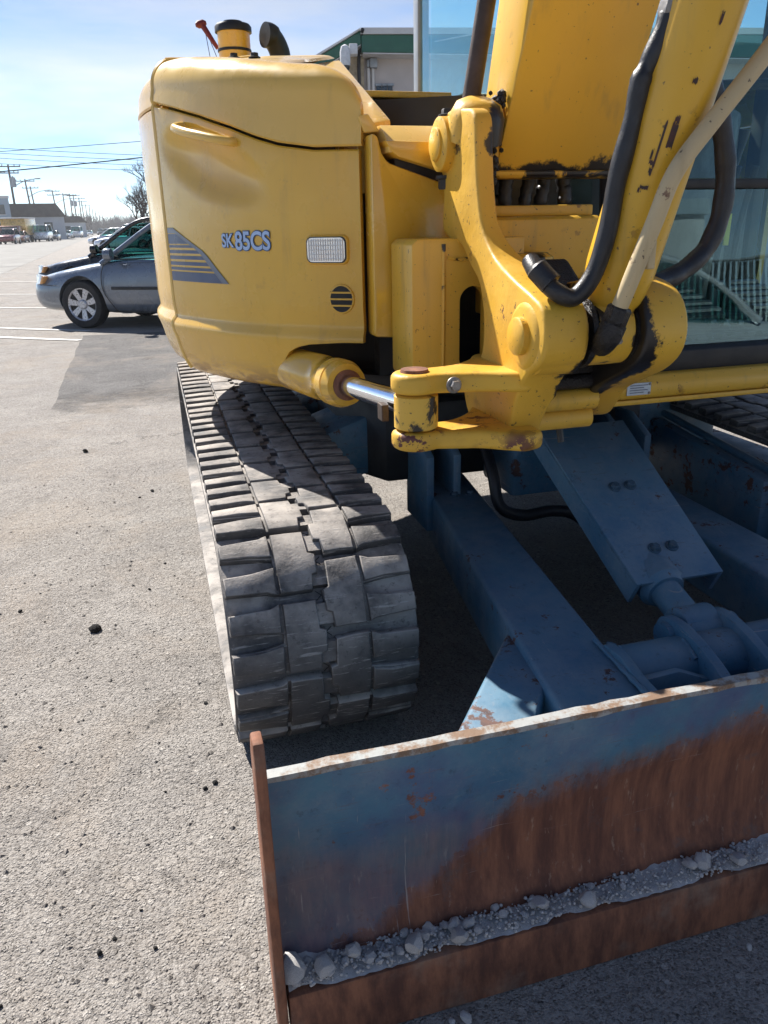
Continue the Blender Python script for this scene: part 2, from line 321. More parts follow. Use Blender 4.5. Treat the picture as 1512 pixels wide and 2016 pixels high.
def add_tube(bm, pts, r, seg=12, cap=True):
    pts = [Vector(p) for p in pts]; n = len(pts); rs = r if isinstance(r, (list, tuple)) else [r]*n
    rings = []; u = None
    for i, p in enumerate(pts):
        d = (pts[min(i+1, n-1)]-pts[max(i-1, 0)]).normalized()
        if u is None: u, v = frame_of(d)
        else: u = (u-d*u.dot(d)).normalized(); v = d.cross(u)
        rings.append([bm.verts.new(p+(u*cos(2*pi*k/seg)+v*sin(2*pi*k/seg))*rs[i]) for k in range(seg)])
    for a, b in zip(rings, rings[1:]):
        for k in range(seg): bm.faces.new((a[k], a[(k+1) % seg], b[(k+1) % seg], b[k]))
    if cap: bm.faces.new(rings[0][::-1]); bm.faces.new(rings[-1])
    return bm
def tube(pts, r, seg=12, cap=True): return add_tube(B(), pts, r, seg, cap)
def spline(pts, n=6):
    P = [Vector(p) for p in pts]; P = [P[0]*2-P[1]]+P+[P[-1]*2-P[-2]]; o = []
    for i in range(1, len(P)-2):
        for k in range(n):
            t = k/n; a, b, c, d = P[i-1:i+3]
            o.append(.5*((2*b)+(c-a)*t+(2*a-5*b+4*c-d)*t*t+(3*b-a-3*c+d)*t**3))
    return o+[P[-2]]
def loop_spline(pts, n=4):
    P = [Vector(p) for p in pts]; m = len(P); o = []
    for i in range(m):
        a, b, c, d = P[i-1], P[i], P[(i+1) % m], P[(i+2) % m]
        for k in range(n):
            t = k/n; o.append(.5*((2*b)+(c-a)*t+(2*a-5*b+4*c-d)*t*t+(3*b-a-3*c+d)*t**3))
    return o
def lathe(prof, c, d, seg=28, bm=None):    # prof: (distance along d, radius)
    bm = bm or B(); c = Vector(c); d = Vector(d).normalized(); u, v = frame_of(d); rings = []
    for t, r in prof:
        rings.append([bm.verts.new(c+d*t+(u*cos(2*pi*k/seg)+v*sin(2*pi*k/seg))*max(r, 1e-4)) for k in range(seg)])
    for a, b in zip(rings, rings[1:]):
        for k in range(seg): bm.faces.new((a[k], a[(k+1) % seg], b[(k+1) % seg], b[k]))
    bm.faces.new(rings[0][::-1]); bm.faces.new(rings[-1]); bmesh.ops.recalc_face_normals(bm, faces=bm.faces[:]); return bm
def rrect(x0, x1, z0, z1, r, n=5):
    o = []
    for cx, cz, a in ((x1-r, z1-r, 0), (x0+r, z1-r, 90), (x0+r, z0+r, 180), (x1-r, z0+r, 270)):
        for k in range(n+1): t = RAD(a+90*k/n); o.append((cx+r*cos(t), cz+r*sin(t)))
    return o
def hexbolt(c, d, r, h, washer=True, bm=None):
    bm = bm or B(); lathe([(0, r), (h*.85, r), (h, r*.86)], c, d, 6, bm)
    if washer: lathe([(0, r*1.45), (h*.22, r*1.45), (h*.28, r*1.3)], Vector(c)-Vector(d).normalized()*h*.0, d, 16, bm)
    return bm
def boolean(o, cutters, op='DIFFERENCE'):
    for c in cutters:
        md = o.modifiers.new('b', 'BOOLEAN'); md.object = c; md.operation = op; md.solver = 'EXACT'
    dg = bpy.context.evaluated_depsgraph_get(); dg.update()
    me = bpy.data.meshes.new_from_object(o.evaluated_get(dg)); o.modifiers.clear(); o.data = me
    me.polygons.foreach_set('use_smooth', [True]*len(me.polygons)); me.set_sharp_from_angle(angle=RAD(35))
    for c in cutters: bpy.data.objects.remove(c)
    return o
def ss(x, a, b):
    t = max(0., min(1., (x-a)/(b-a))); return t*t*(3-2*t)
def lerp_tab(x, tab):
    if x <= tab[0][0]: return tab[0][1]
    for (a, p), (b, q) in zip(tab, tab[1:]):
        if x <= b: return p+(q-p)*(x-a)/(b-a)
    return tab[-1][1]
# ------------------------------------------------------------------ ground
def sheet(name, pts, z, mat):
    bm = B(); bm.faces.new([bm.verts.new((x, y, z)) for x, y in pts]); return struct(obj(name, bm, mat, None, 0))
MT['asphalt'] = asphalt('asphalt', (.30, .272, .245), (.25, .23, .212), (.46, .43, .395))
MT['asphalt2'] = asphalt('asphalt_patch', (.135, .128, .124), (.155, .147, .14), (.27, .26, .25), True)
MT['roadmat'] = plain('road_asphalt', (.27, .26, .24), .9, 0, .18, .6, .2)
ground = sheet('ground', [(-1500, -600), (1500, -600), (1500, 3000), (-1500, 3000)], 0, 'asphalt')
pe = [(-.93, 10.9), (-.90, 9.0), (-.87, 7.3), (-.82, 5.4), (-.6, 5.2), (-.3, 5.2), (.1, 5.1), (.5, 5.1), (1.2, 5.0), (2.4, 5.2), (2.6, 10.8)]
random.seed(11)
pp = []
for a, b in zip(pe, pe[1:]):
    for k in range(8):
        t = k/8; pp.append((a[0]+(b[0]-a[0])*t+random.uniform(-.012, .012), a[1]+(b[1]-a[1])*t+random.uniform(-.03, .03)))
sheet('asphalt_patch', pp+[pe[-1]], .004, 'asphalt2')
sheet('road', [(-60, 27), (-4.6, 27), (-6, 60), (-12, 200), (-38, 900), (-120, 900), (-140, 200), (-90, 60)], .004, 'roadmat')
def parking_line(a, b, w=.10):
    d = (Vector(b)-Vector(a)).normalized(); n = Vector((-d.y, d.x, 0))*w/2; A, C = Vector(a), Vector(b)
    bm = B(); prevp = None; nseg = 14; random.seed(int(A.y*100))
    for i in range(nseg+1):
        p = A.lerp(C, i/nseg); j = random.uniform(.8, 1.1); q = (bm.verts.new(p+n*j+Vector((0,0,.008))), bm.verts.new(p-n*j+Vector((0,0,.008))))
        if prevp: bm.faces.new((prevp[0], prevp[1], q[1], q[0]))
        prevp = q
    return struct(obj('parking_line', bm, 'line', None, 0))
hd2 = Vector((-.80, .60, 0)).normalized()
for x, y, l0, l1 in ((-.93, 10.42, 0, 3.2), (-.96, 11.44, -.1, 3.2), (-1.9, 15.32, -1.2, 4), (-2.56, 18.91, -1.5, 4), (-3.17, 23.84, -1.5, 4), (-3.9, 29.5, -1.5, 4)):
    hh = hd2 if y < 12 else Vector((-.88, .47, 0)).normalized()
    parking_line(Vector((x, y, 0))-hh*(-l0 if l0 < 0 else 0), Vector((x, y, 0))+hh*l1, .11)

# ------------------------------------------------------------------ cars
def gdir(u):
    d = ROT@Vector((u-756, 452-.0217*(u-285)-1008, FPX)); d.z = 0; return d.normalized()
def gpos(u, d): return gdir(u)*d
_cache = {}
def car_meshes(kind):
    if kind in _cache: return _cache[kind]
    # stations: x, z_low, z_high, half width
    if kind == 'sedan':
        wb, ra, hw = 1.36, .325, .88
        st = [(2.31, .34, .56, .50), (2.25, .24, .64, .66), (2.08, .20, .70, .78), (1.75, .19, .765, .845), (1.36, .19, .83, .875), (1.0, .18, .885, .885), (.75, .175, .925, .89), (0, .17, .945, .89), (-.8, .17, .955, .89), (-1.36, .19, .965, .88), (-1.9, .2, .955, .86), (-2.25, .24, .92, .80), (-2.38, .34, .85, .66)]
        g = dict(cx=.98, cz=.87, fx=.18, fz=1.385, rx=-.95, rz=1.40, dx=-1.72, dz=.92, bw=.80, rw=.56, top=1.43, bp=-.42)
    elif kind == 'suv':
        wb, ra, hw = 1.35, .35, .92
        st = [(2.25, .40, .70, .55), (2.2, .30, .82, .72), (2.0, .26, .92, .83), (1.6, .25, .98, .88), (1.2, .25, 1.02, .9), (.9, .24, 1.05, .91), (0, .24, 1.07, .92), (-1.3, .25, 1.08, .91), (-1.9, .28, 1.08, .89), (-2.2, .32, 1.05, .84), (-2.28, .42, .95, .75)]
        g = dict(cx=1.05, cz=1.04, fx=.35, fz=1.62, rx=-1.75, rz=1.64, dx=-2.1, dz=1.08, bw=.83, rw=.62, top=1.68, bp=-.35)
    else:  # van / box
        wb, ra, hw = 1.6, .36, .98
        st = [(2.6, .40, .95, .7), (2.5, .32, 1.1, .86), (2.2, .28, 1.2, .95), (1.8, .28, 1.3, .97), (1.0, .28, 1.35, .98), (-1.6, .3, 1.35, .98), (-2.5, .34, 1.35, .97), (-2.6, .45, 1.3, .95)]
        g = dict(cx=2.1, cz=1.2, fx=1.45, fz=2.1, rx=-2.4, rz=2.15, dx=-2.55, dz=1.35, bw=.92, rw=.8, top=2.2, bp=.6)
    bm = B(); rings = []
    for x, zl, zh, hwid in st:
        zs = [(0, zl), (hwid*.82, zl), (hwid*.97, zl+.10), (hwid, zl+(zh-zl)*.45), (hwid*.985, zl+(zh-zl)*.75), (hwid*.93, zh-.03), (hwid*.80, zh), (hwid*.4, zh+.025), (0, zh+.03)]
        ring = [bm.verts.new((x, y, z)) for y, z in zs]+[bm.verts.new((x, -y, z)) for y, z in zs[-2:0:-1]]; rings.append(ring)
    for a, b in zip(rings, rings[1:]):
        n = len(a)
        for i in range(n): bm.faces.new((a[i], a[(i+1) % n], b[(i+1) % n], b[i]))
    bm.faces.new(rings[0][::-1]); bm.faces.new(rings[-1]); bmesh.ops.recalc_face_normals(bm, faces=bm.faces[:])
    o = link('tmp', mesh_of('car_body', bm), 'white'); md = o.modifiers.new('s', 'SUBSURF'); md.levels = 2; md.render_levels = 2
    cut = []
    for sx in (wb, -wb):
        for sy in (1, -1):
            cm = lathe([(-.24, ra*1.12), (.12, ra*1.16), (.3, ra*1.2)], (sx, sy*(hw-.08), ra*1.02), (0, sy, 0), 36); cut.append(link('c', mesh_of('c', cm), 'white'))
    boolean(o, cut); body = o.data; bpy.data.objects.remove(o)
    G = g; P = lambda x, y, z: Vector((x, y, z))
    # glass shell (hollow) and painted roof / pillars
    bm = B()
    def quad(*p): bm.faces.new([bm.verts.new(q) for q in p])
    for s in (1, -1):
        a, b, c, d = P(G['cx'], s*G['bw'], G['cz']), P(G['fx'], s*G['rw'], G['fz']), P(G['rx'], s*G['rw'], G['rz']), P(G['dx'], s*G['bw'], G['dz'])
        quad(a, b, c, d)
    quad(P(G['cx']+.12, .6, G['cz']), P(G['cx'], G['bw'], G['cz']), P(G['fx'], G['rw'], G['fz']), P(G['fx']-.02, 0, G['fz']+.02), P(G['fx'], -G['rw'], G['fz']), P(G['cx'], -G['bw'], G['cz']), P(G['cx']+.12, -.6, G['cz']))
    quad(P(G['dx'], G['bw'], G['dz']), P(G['rx'], G['rw'], G['rz']), P(G['rx'], -G['rw'], G['rz']), P(G['dx'], -G['bw'], G['dz']))
    gl = mesh_of('car_glass', bm, 0)
    bm = B()
    for s in (1, -1):
        A = P(G['cx']+.03, s*(G['bw']+.01), G['cz']-.02); F = P(G['fx'], s*(G['rw']+.005), G['fz']+.01); Rr = P(G['rx'], s*(G['rw']+.005), G['rz']+.01); D = P(G['dx']-.03, s*(G['bw']+.01), G['dz']-.02)
        add_tube(bm, spline([A, F, (F+Rr)/2+P(0, 0, .03), Rr, D], 5), [.04]*2+[.034]*16+[.06]*3, 8)
        bx = G['bp']; add_tube(bm, [P(bx, s*(G['bw']+.008), G['cz']-.01), P(bx-.06, s*(G['rw']+.012), G['fz']+.02)], .032, 6)
    nx, ny = 8, 6
    grid = []
    for i in range(nx+1):
        x = G['fx']+(G['rx']-G['fx'])*i/nx; e = sin(pi*i/nx)*.03
        grid.append([bm.verts.new((x, G['rw']*(2*j/ny-1), G['fz']+(G['rz']-G['fz'])*i/nx+e+.045*(1-(2*j/ny-1)**2)+.012)) for j in range(ny+1)])
    for i in range(nx):
        for j in range(ny): bm.faces.new((grid[i][j], grid[i+1][j], grid[i+1][j+1], grid[i][j+1]))
    roof = mesh_of('car_roof', bm)
    bm = B()   # seats, dash
    add_box(bm, (-1.4, -.7, .5), (G['cx']-.15, .7, G['cz']-.08))
    for x in (0, -.95):
        for y in (-.36, .36): add_box(bm, (x-.28, y-.24, .6), (x-.1, y+.24, G['cz']+.22)); add_box(bm, (x-.26, y-.12, G['cz']+.22), (x-.14, y+.12, G['cz']+.40))
    inter = mesh_of('car_seat', bm, 40, .03)
    ty = mesh_of('tyre', lathe([(-.10, ra*.66), (-.105, ra*.8), (-.10, ra*.93), (-.075, ra*.99), (0, ra), (.075, ra*.99), (.10, ra*.93), (.105, ra*.8), (.10, ra*.68), (.07, ra*.66)], (0, 0, 0), (0, 1, 0), 40))
    bm = lathe([(.0, ra*.66), (.095, ra*.67), (.1, ra*.70), (.085, ra*.63), (.02, ra*.62)], (0, 0, 0), (0, 1, 0), 40)
    ns = 7
    for k in range(ns):
        a = 2*pi*k/ns+.2; m = Matrix.Rotation(a, 4, 'Y')
        vs = [m@Vector(p) for p in ((-.028, .072, .04), (.028, .072, .04), (.045, .085, ra*.64), (-.045, .085, ra*.64))]; vb = [p-Vector((0, .035, 0)) for p in vs]
        add_hull(bm, vs, vb)
    lathe([(.04, .07), (.085, .065), (.095, .05), (.095, 0)], (0, 0, 0), (0, 1, 0), 20, bm)
    rimm = mesh_of('rim', bm, 30)
    disc = mesh_of('brake', lathe([(-.02, ra*.6), (.03, ra*.6), (.03, 0)], (0, 0, 0), (0, 1, 0), 24))
    _cache[kind] = dict(body=body, glass=gl, roof=roof, inter=inter, tyre=ty, rim=rimm, disc=disc, wb=wb, ra=ra, hw=hw, g=g, st=st); return _cache[kind]
def own(o, mat):
    o.material_slots[0].link = 'OBJECT' if o.material_slots else None; o.material_slots[0].material = mat
def lk(name, me, mat, parent, loc=(0,0,0), rot=(0,0,0)):
    o = bpy.data.objects.new(name, me); COL.objects.link(o); o.parent = parent; o.location = loc; o.rotation_euler = rot
    if not me.materials: me.materials.append(None)
    o.material_slots[0].link = 'OBJECT'; o.material_slots[0].material = MT[mat] if isinstance(mat, str) else mat; return o
def car(name, label, cat, centre, heading, paint, kind, near=False, group=None):
    M = car_meshes(kind); rz = atan2(heading[1], heading[0])
    t = thing(name, label, cat, (centre[0], centre[1], 0), rz, group)
    lk('body', M['body'], paint, t); lk('roof', M['roof'], paint, t); lk('window', M['glass'], 'carglass', t); lk('seat', M['inter'], 'seat', t)
    for sx in (1, -1):
        for sy in (1, -1):
            wloc = (sx*M['wb'], sy*(M['hw']-.115), M['ra'])
            wr = (0, .3*sx, 0 if sy > 0 else pi)
            wh = lk('wheel', M['tyre'], 'tyre', t, wloc, wr)
            lk('rim', M['rim'], 'rim', wh); lk('brake_disc', M['disc'], 'mesh', wh)
    if kind == 'sedan' and near:
        st = M['st']
        for s in (1, -1):
            # headlamp with amber corner, bumper seam, mirror, door seams, rub strip
            bm = add_hull(B(), [Vector(p) for p in ((2.255, s*.50, .585), (2.225, s*.64, .585), (2.11, s*.765, .59), (2.0, s*.812, .60), (1.93, s*.828, .70), (2.03, s*.785, .728), (2.16, s*.68, .722), (2.235, s*.50, .68))], [Vector(p) for p in ((2.15, s*.50, .585), (2.12, s*.60, .585), (2.03, s*.69, .59), (1.95, s*.72, .60), (1.90, s*.74, .69), (1.98, s*.70, .70), (2.07, s*.62, .70), (2.14, s*.50, .67))])
            bmesh.ops.recalc_face_normals(bm, faces=bm.faces[:]); obj('headlight', bm, 'lens', t, 40, .008)
            bm = add_hull(B(), [Vector(p) for p in ((2.03, s*.806, .598), (1.985, s*.822, .60), (1.915, s*.838, .70), (1.96, s*.824, .705))], [Vector(p) for p in ((2.00, s*.74, .60), (1.96, s*.75, .60), (1.89, s*.77, .70), (1.93, s*.75, .70))])
            bmesh.ops.recalc_face_normals(bm, faces=bm.faces[:]); obj('turn_signal', bm, 'amber', t, 40, .006)
            mb = lathe([(0, .035), (.01, .075), (.07, .085), (.11, .07), (.125, .02)], (.70, s*.99, .98), (1, s*.15, 0), 16); obj('mirror', mb, paint, t)
            obj('mirror_arm', tube([(.74, s*.82, .93), (.76, s*.94, .95)], .025, 8), 'black', t)
            obj('door_seam', tube(spline([(.93, s*.868, .86), (.98, s*.892, .70), (.97, s*.893, .5), (.86, s*.885, .32), (.80, s*.868, .24)], 4), .006, 6), 'black', t)
            obj('door_seam', tube([(-.42, s*.875, .9), (-.42, s*.896, .6), (-.42, s*.88, .26)], .005, 6), 'black', t)
            obj('window_trim', tube(spline([(.93, s*.842, .912), (.2, s*.838, .922), (-.8, s*.836, .932), (-1.5, s*.82, .938)], 4), .011, 6), 'black', t)
            obj('door_handle', box((-.34, s*.885-.02, .765), (-.18, s*.885+.02, .79)), paint, t, 40, .008)
            bm = box((-1.0, s*.885-.012, .525), (.85, s*.885+.012, .565)); obj('rub_strip', bm, 'dark', t, 40, .006)
            obj('fog_lamp', lathe([(0, .05), (.03, .045)], (2.12, s*.60, .36), (.8, s*.45, 0), 14), 'lens', t)
        obj('bumper_seam', tube([(2.03, .785, .585), (1.72, .862, .575)], .005, 6), 'black', t)
    return t
GREY = carpaint('paint_steel_blue', (.17, .20, .245)); BLK = carpaint('paint_black', (.006, .008, .013)); WHT = carpaint('paint_white', (.72, .74, .78)); NAVY = carpaint('paint_navy', (.03, .05, .09)); REDP = carpaint('paint_maroon', (.16, .02, .03)); YEL = carpaint('paint_yellow', (.62, .33, .03)); BRN = carpaint('paint_copper', (.22, .075, .03)); SIL = carpaint('paint_silver', (.42, .45, .50)); DRK = carpaint('paint_dark', (.03, .035, .045))
h = Vector((-.86, .51, 0)); lf = Vector((-.51, -.86, 0))
def by_wheel(wx, wy, kind): M = car_meshes(kind); return Vector((wx, wy, 0))-h*M['wb']-lf*(M['hw']-.10)
car('parked_car', 'steel blue sedan with seven-spoke alloy wheel parked nearest the excavator', 'car', by_wheel(-.91, 11.80, 'sedan'), h, GREY, 'sedan', True, 'cars parked in the angled stalls')
car('parked_car', 'black sedan parked just beyond the steel blue sedan', 'car', by_wheel(-1.27, 15.17, 'sedan'), h, BLK, 'sedan', True, 'cars parked in the angled stalls')
hs = Vector((-.88, .47, 0))
car('parked_car', 'white sedan with dark wheel further down the stalls behind the black sedan', 'car', gpos(215, 56)+Vector((1.2, 0, 0)), hs, WHT, 'sedan', False, 'cars parked in the angled stalls')
car('parked_car', 'dark navy car whose roof shows above the white sedan', 'car', gpos(262, 66), hs, NAVY, 'suv', False, 'cars parked in the angled stalls')
car('parked_car', 'silver car with glinting roof at the far end of the stalls', 'car', gpos(262, 80), hs, SIL, 'suv', False, 'cars parked in the angled stalls')
car('parked_car', 'white hatchback showing low between the silver car and the white sedan', 'car', gpos(226, 72), hs, WHT, 'sedan', False, 'cars parked in the angled stalls')
sd = Vector((-.04, -1, 0)).normalized()
far = [('parked_truck', 'maroon pickup at the far left kerb in front of the yellow truck', 'pickup', 17, 105, REDP, 'suv'), ('parked_car', 'copper car beside the maroon pickup across the street', 'car', 38, 116, BRN, 'sedan'),
       ('parked_van', 'white van parked across the street right of the yellow box truck', 'van', 84, 125, WHT, 'van'), ('parked_car', 'dark car tucked against the white van across the street', 'car', 103, 132, DRK, 'sedan'),
       ('parked_car', 'black car behind the far power poles left of the silver sedan', 'car', 120, 165, DRK, 'suv'), ('parked_car', 'silver sedan left of the distant white delivery van', 'car', 132, 170, SIL, 'sedan'),
       ('parked_van', 'distant white delivery van standing in the street lane', 'van', 151, 178, WHT, 'van'), ('parked_car', 'pale car right behind the distant delivery van', 'car', 165, 225, SIL, 'sedan'),
       ('parked_car', 'small white car between the delivery van and the last dark cars', 'car', 176, 270, WHT, 'sedan'), ('parked_car', 'dark car driving at the far end of the street', 'car', 198, 250, DRK, 'suv'), ('parked_car', 'blue-grey car farthest down the street before the glare', 'car', 211, 230, NAVY, 'suv')]
for nm, lb, ct, u, d, p, k in far: car(nm, lb, ct, gpos(u, d), sd, p, k, False, 'vehicles across the street')
# box truck
p = gpos(34, 122); t = thing('box_truck', 'yellow box truck with white roof across the street', 'truck', (p.x, p.y, 0), -.15, None)
obj('cargo_box', box((-1.5, -1.5, .9), (1.6, 3.5, 3.0)), YEL, t, 40, .04); obj('roof', box((-1.55, -1.55, 3.0), (1.65, 3.55, 3.12)), 'white', t, 40, .03); obj('cab', box((-1.2, -3.2, .5), (1.2, -1.55, 2.1)), BRN, t, 40, .15); obj('windscreen', box((-1.0, -3.23, 1.3), (1.0, -3.205, 1.95)), 'winglass', t, 0)
for x in (-1.15, 1.15):
    for y in (-2.4, 2.2): obj('wheel', lathe([(-.14, .3), (-.14, .45), (.14, .45), (.14, .3)], (x, y, .45), (1, 0, 0), 20), 'tyre', t)

# ------------------------------------------------------------------ poles, wires
ptop = [(20, 352, 1, .17), (52, 374, 0, .22), (62, 385, 0, .25), (104, 391, 0, .23), (124, 396, 0, .17), (137, 397, 1, .16), (144, 398, 1, .18), (155, 403, 0, .17), (160, 408, 0, .19), (168, 414, 0, .17), (175, 416, 0, .14), (181, 420, 0, .16), (187, 424, 0, .15), (194, 426, 0, .16), (201, 430, 0, .15), (208, 433, 0, .14), (216, 436, 0, .15), (226, 436, 0, .14), (235, 438, 0, .14)]
NAMES = ['with a drum transformer near the left edge of the photo', 'second from the left, with crossarm and lamp arm', 'third from the left, leaning right beside the second', 'fourth from the left, above the dark roof end', 'plain, fifth from the left', 'left one of the two distant transformer poles', 'right one of the two distant transformer poles', 'eighth from the left, thin with crossarm', 'ninth from the left, thin and bare']
for i, (u, v, tr, lean) in enumerate(ptop):
    px = 457-v; d = 10.7*1560/px*.98; ub = u+lean*px; base = gpos(ub, d); Ht = 12
    natural = .175*px; off = (natural-lean*px)*d/1560     # sideways tilt of the pole itself
    topv = Vector((off*.96, off*-.28, Ht))
    if i < 9: t = thing('utility_pole', 'wooden utility pole '+NAMES[i], 'utility pole', (base.x, base.y, 0), 0, 'utility poles along the street')
    else: t = thing('utility_pole', 'bare utility pole in the distant row fading down the street', 'utility pole', (base.x, base.y, 0), 0, 'distant utility poles')
    obj('shaft', tube([(0, 0, 0), topv], [.24, .15], 8), 'wood', t)
    if i < 10:
        for dz in ((.3, 1.3) if i in (0, 3) else (.4,)):
            c = topv*(1-dz/Ht); L = 1.9 if dz < 1 else 1.5
            ar = obj('crossarm', box((c.x-L, c.y-.08, c.z-.09), (c.x+L, c.y+.08, c.z+.09)), 'wood', t, 0)
            for q in (-.95, -.5, .5, .95): obj('insulator', lathe([(0, .07), (.12, .1), (.26, .07)], (c.x+q*L, c.y, c.z+.09), (0, 0, 1), 8), 'greybox', ar)
    if tr:
        c = topv*.78; obj('transformer', lathe([(0, .1), (.05, .42), (1.5, .42), (1.6, .2), (1.75, .1)], (c.x+.42, c.y-.2, c.z-.9), (0, 0, 1), 14), 'greybox', t)
    if i in (0, 1, 3):
        c = topv*.70; obj('lamp_arm', tube(spline([c, c+Vector((2.2, -.5, 1.0)), c+Vector((4.2, -1, 1.35))], 5), .07, 6), 'greybox', t); obj('lamp_head', box((c.x+4.0, c.y-1.2, c.z+1.25), (c.x+4.9, c.y-.8, c.z+1.45)), 'greybox', t, 40, .05)
def P3(u, v, d):
    q = ROT@Vector((u-756, v-1008, FPX)); k = d/math.hypot(q.x, q.y); return CAMP+q*k
wires = [((-400, 372), (330, 272), 30, .022, 'thick overhead cable slanting up to the right'), ((-400, 322), (330, 263), 34, .013, 'thin overhead wire just above the thick cable'), ((-400, 262), (330, 300), 36, .011, 'uppermost of the thin wires sagging to the right'), ((-400, 272), (330, 310), 36, .011, 'second of the thin wires sagging to the right'), ((-400, 282), (330, 320), 36, .011, 'third of the thin wires sagging to the right'), ((-400, 293), (330, 330), 36, .011, 'lowest of the thin wires sagging to the right')]
for a, b, d, r, lb in wires:
    A, C = P3(a[0], a[1], d*1.15), P3(b[0]+700, b[1]-(60 if r > .012 else -5), d*1.25); pts = []
    for k in range(25):
        s = k/24; q = A.lerp(C, s); q.z -= 4*(.5 if r < .012 else .25)*s*(1-s); pts.append(q)
    pts += [pts[-1]+(pts[-1]-pts[-4])*k for k in (3, 6, 10)]
    tag(obj('overhead_wire', tube(pts, r, 6), 'wire'), lb, 'wire', 'overhead wires')

# ------------------------------------------------------------------ trees
def bare_tree(name, label, base, Ht, seed, spread=.55, depth=6, group='bare trees'):
    random.seed(seed); t = thing(name, label, 'tree', (base.x, base.y, 0), 0, group); tb = B(); cb = B()
    def grow(p, d, L, r, lev):
        q = p+d*L; mid = p+d*L*.5+Vector((random.uniform(-1, 1), random.uniform(-1, 1), random.uniform(-.5, 1)))*L*.08
        add_tube(tb if lev < 2 else cb, [p, mid, q], [r, r*.85, r*.68], 6 if lev < 2 else 4, lev < 2)
        if lev >= depth: return
        for _ in range(random.choice((2, 3, 3)) if lev else 4):
            nd = (d+Vector((random.uniform(-1, 1), random.uniform(-1, 1), random.uniform(-.25, .8)))*spread*(1.1 if lev == 0 else 1)).normalized()
            grow(p+d*L*random.uniform(.55, 1), nd, L*random.uniform(.62, .82), r*.6, lev+1)
    grow(Vector((0, 0, 0)), Vector((0, 0, 1)), Ht*.27, Ht*.022, 0)
    obj('trunk', tb, 'bark', t); obj('crown', cb, 'bark', t)
bare_tree('bare_tree', 'leafless spreading tree beside the excavator hood at the left', gpos(276, 70), 6.4, 3, .62, 7)
bare_tree('bare_tree', 'tall leafless tree whose twigs poke out above the spreading tree', gpos(318, 50), 8.2, 5, .62, 7)
bare_tree('bare_tree', 'leafless tree right of the spreading tree behind the hood', gpos(298, 84), 7, 9, .6, 7)
for i, (u, d, hh) in enumerate([(117, 210, 7.5), (128, 235, 9), (140, 240, 9), (150, 260, 8.5), (166, 300, 9), (180, 330, 10)]): bare_tree('bare_tree', 'brown leafless tree in the clump behind the far power poles', gpos(u, d), hh, 20+i, .6, 5, 'distant leafless trees')
# far band of woods closing the street
bm = B(); random.seed(5)
for i in range(420):
    u = random.uniform(150, 330); d = random.uniform(380, 560); b = gpos(u, d); Hh = random.uniform(5, 12)
    for k in range(7):
        q = b+Vector((random.uniform(-3, 3), 0, random.uniform(.2, .65)*Hh)); add_tube(bm, [Vector((b.x+random.uniform(-.5, .5), b.y, 0)), q, q+Vector((random.uniform(-2, 2), 0, random.uniform(1, 3)))], [.16, .09, .03], 4, False)
fw = obj('far_woods', bm, 'bark'); fw['kind'] = 'stuff'; fw['label'] = 'distant hazy leafless woods closing the street'

# ------------------------------------------------------------------ houses across the street
def house(name, label, u, d, wdt, dep, hgt, roof, mat, rot, win):
    p = gpos(u, d); t = thing(name, label, 'building', (p.x, p.y, 0), rot)
    obj('wall', box((-wdt/2, 0, 0), (wdt/2, dep, hgt)), mat, t, 0)
    if roof: obj('roof', prism([(-wdt/2-.4, hgt), (wdt/2+.4, hgt), (wdt/2-1, hgt+roof), (-wdt/2+1, hgt+roof)], 'y', -.4, dep+.4), 'roofdk', t, 0)
    else: obj('parapet', box((-wdt/2-.1, -.1, hgt), (wdt/2+.1, dep+.1, hgt+.35)), 'trimw', t, 0)
    for x, z, a, b in win:
        f = obj('window', box((x-a/2, -.06, z-b/2), (x+a/2, .02, z+b/2)), 'winglass', t, 0); obj('frame', box((x-a/2-.12, -.1, z-b/2-.14), (x+a/2+.12, .02, z-b/2-.005)), 'trimw', f, 0)
house('corner_house', 'pale blue two-storey house at the left edge across the street', -14, 140, 6, 12, 6.2, 0, 'sidblue', .2, [(0, 4.6, 1.2, 1.4), (1.8, 4.6, .9, 1.4), (-1.2, 1.8, 1.2, 1.6), (1.6, 1.8, 1.2, 1.6)])
house('long_house', 'long white building with a dark pitched roof behind the yellow truck', 42, 150, 14, 14, 3.6, 2.1, 'sidwhite', .15, [(-5, 2, 1.3, 1.5), (-2, 2, 1.3, 1.5), (1.2, 2, 1.3, 1.5), (4.4, 2, 1.3, 1.5)])
house('grey_house', 'pale grey flat-roofed building right of the long white one', 84, 165, 5.5, 10, 4.6, 0, 'sidblue', .1, [(-1.2, 3.2, .8, 1.1), (1.2, 3.2, .8, 1.1)])
house('low_shop', 'low white shop with a dark roof farther along the street', 112, 190, 12, 12, 3.0, 1.3, 'sidwhite', .1, [(-3, 1.6, 2, 1.4), (2, 1.6, 2, 1.4)])

# ------------------------------------------------------------------ building behind the excavator
ang = RAD(-13); cb = Vector((3.755, 14.0, 0))
t = thing('cream_building', 'cream stucco building with green fascia behind the excavator', 'building', cb, ang)
obj('wall', box((0, 0, 0), (9, 8, 3.95)), 'stucco', t, 0)
obj('side_wall', prism([(0.0, 0), (-.95, 0), (-.95, 3.35), (0, 3.9)], 'y', .35, 8), 'stucco', t, 0)
obj('fascia', prism([(-.02, 3.86), (9.2, 3.66), (9.2, 4.02), (-.02, 4.10)], 'y', -.42, -.30), 'green', t, 0, .01)
obj('roof_edge', prism([(-.03, 4.103), (9.25, 4.023), (9.25, 4.11), (-.03, 4.19)], 'y', -.46, 8), 'trimw', t, 0)
obj('rake_fascia', prism([(-.025, 3.98), (-.025, 4.16), (-1.25, 3.52), (-1.25, 3.36)], 'y', -.40, -.28), 'green', t, 0, .01)
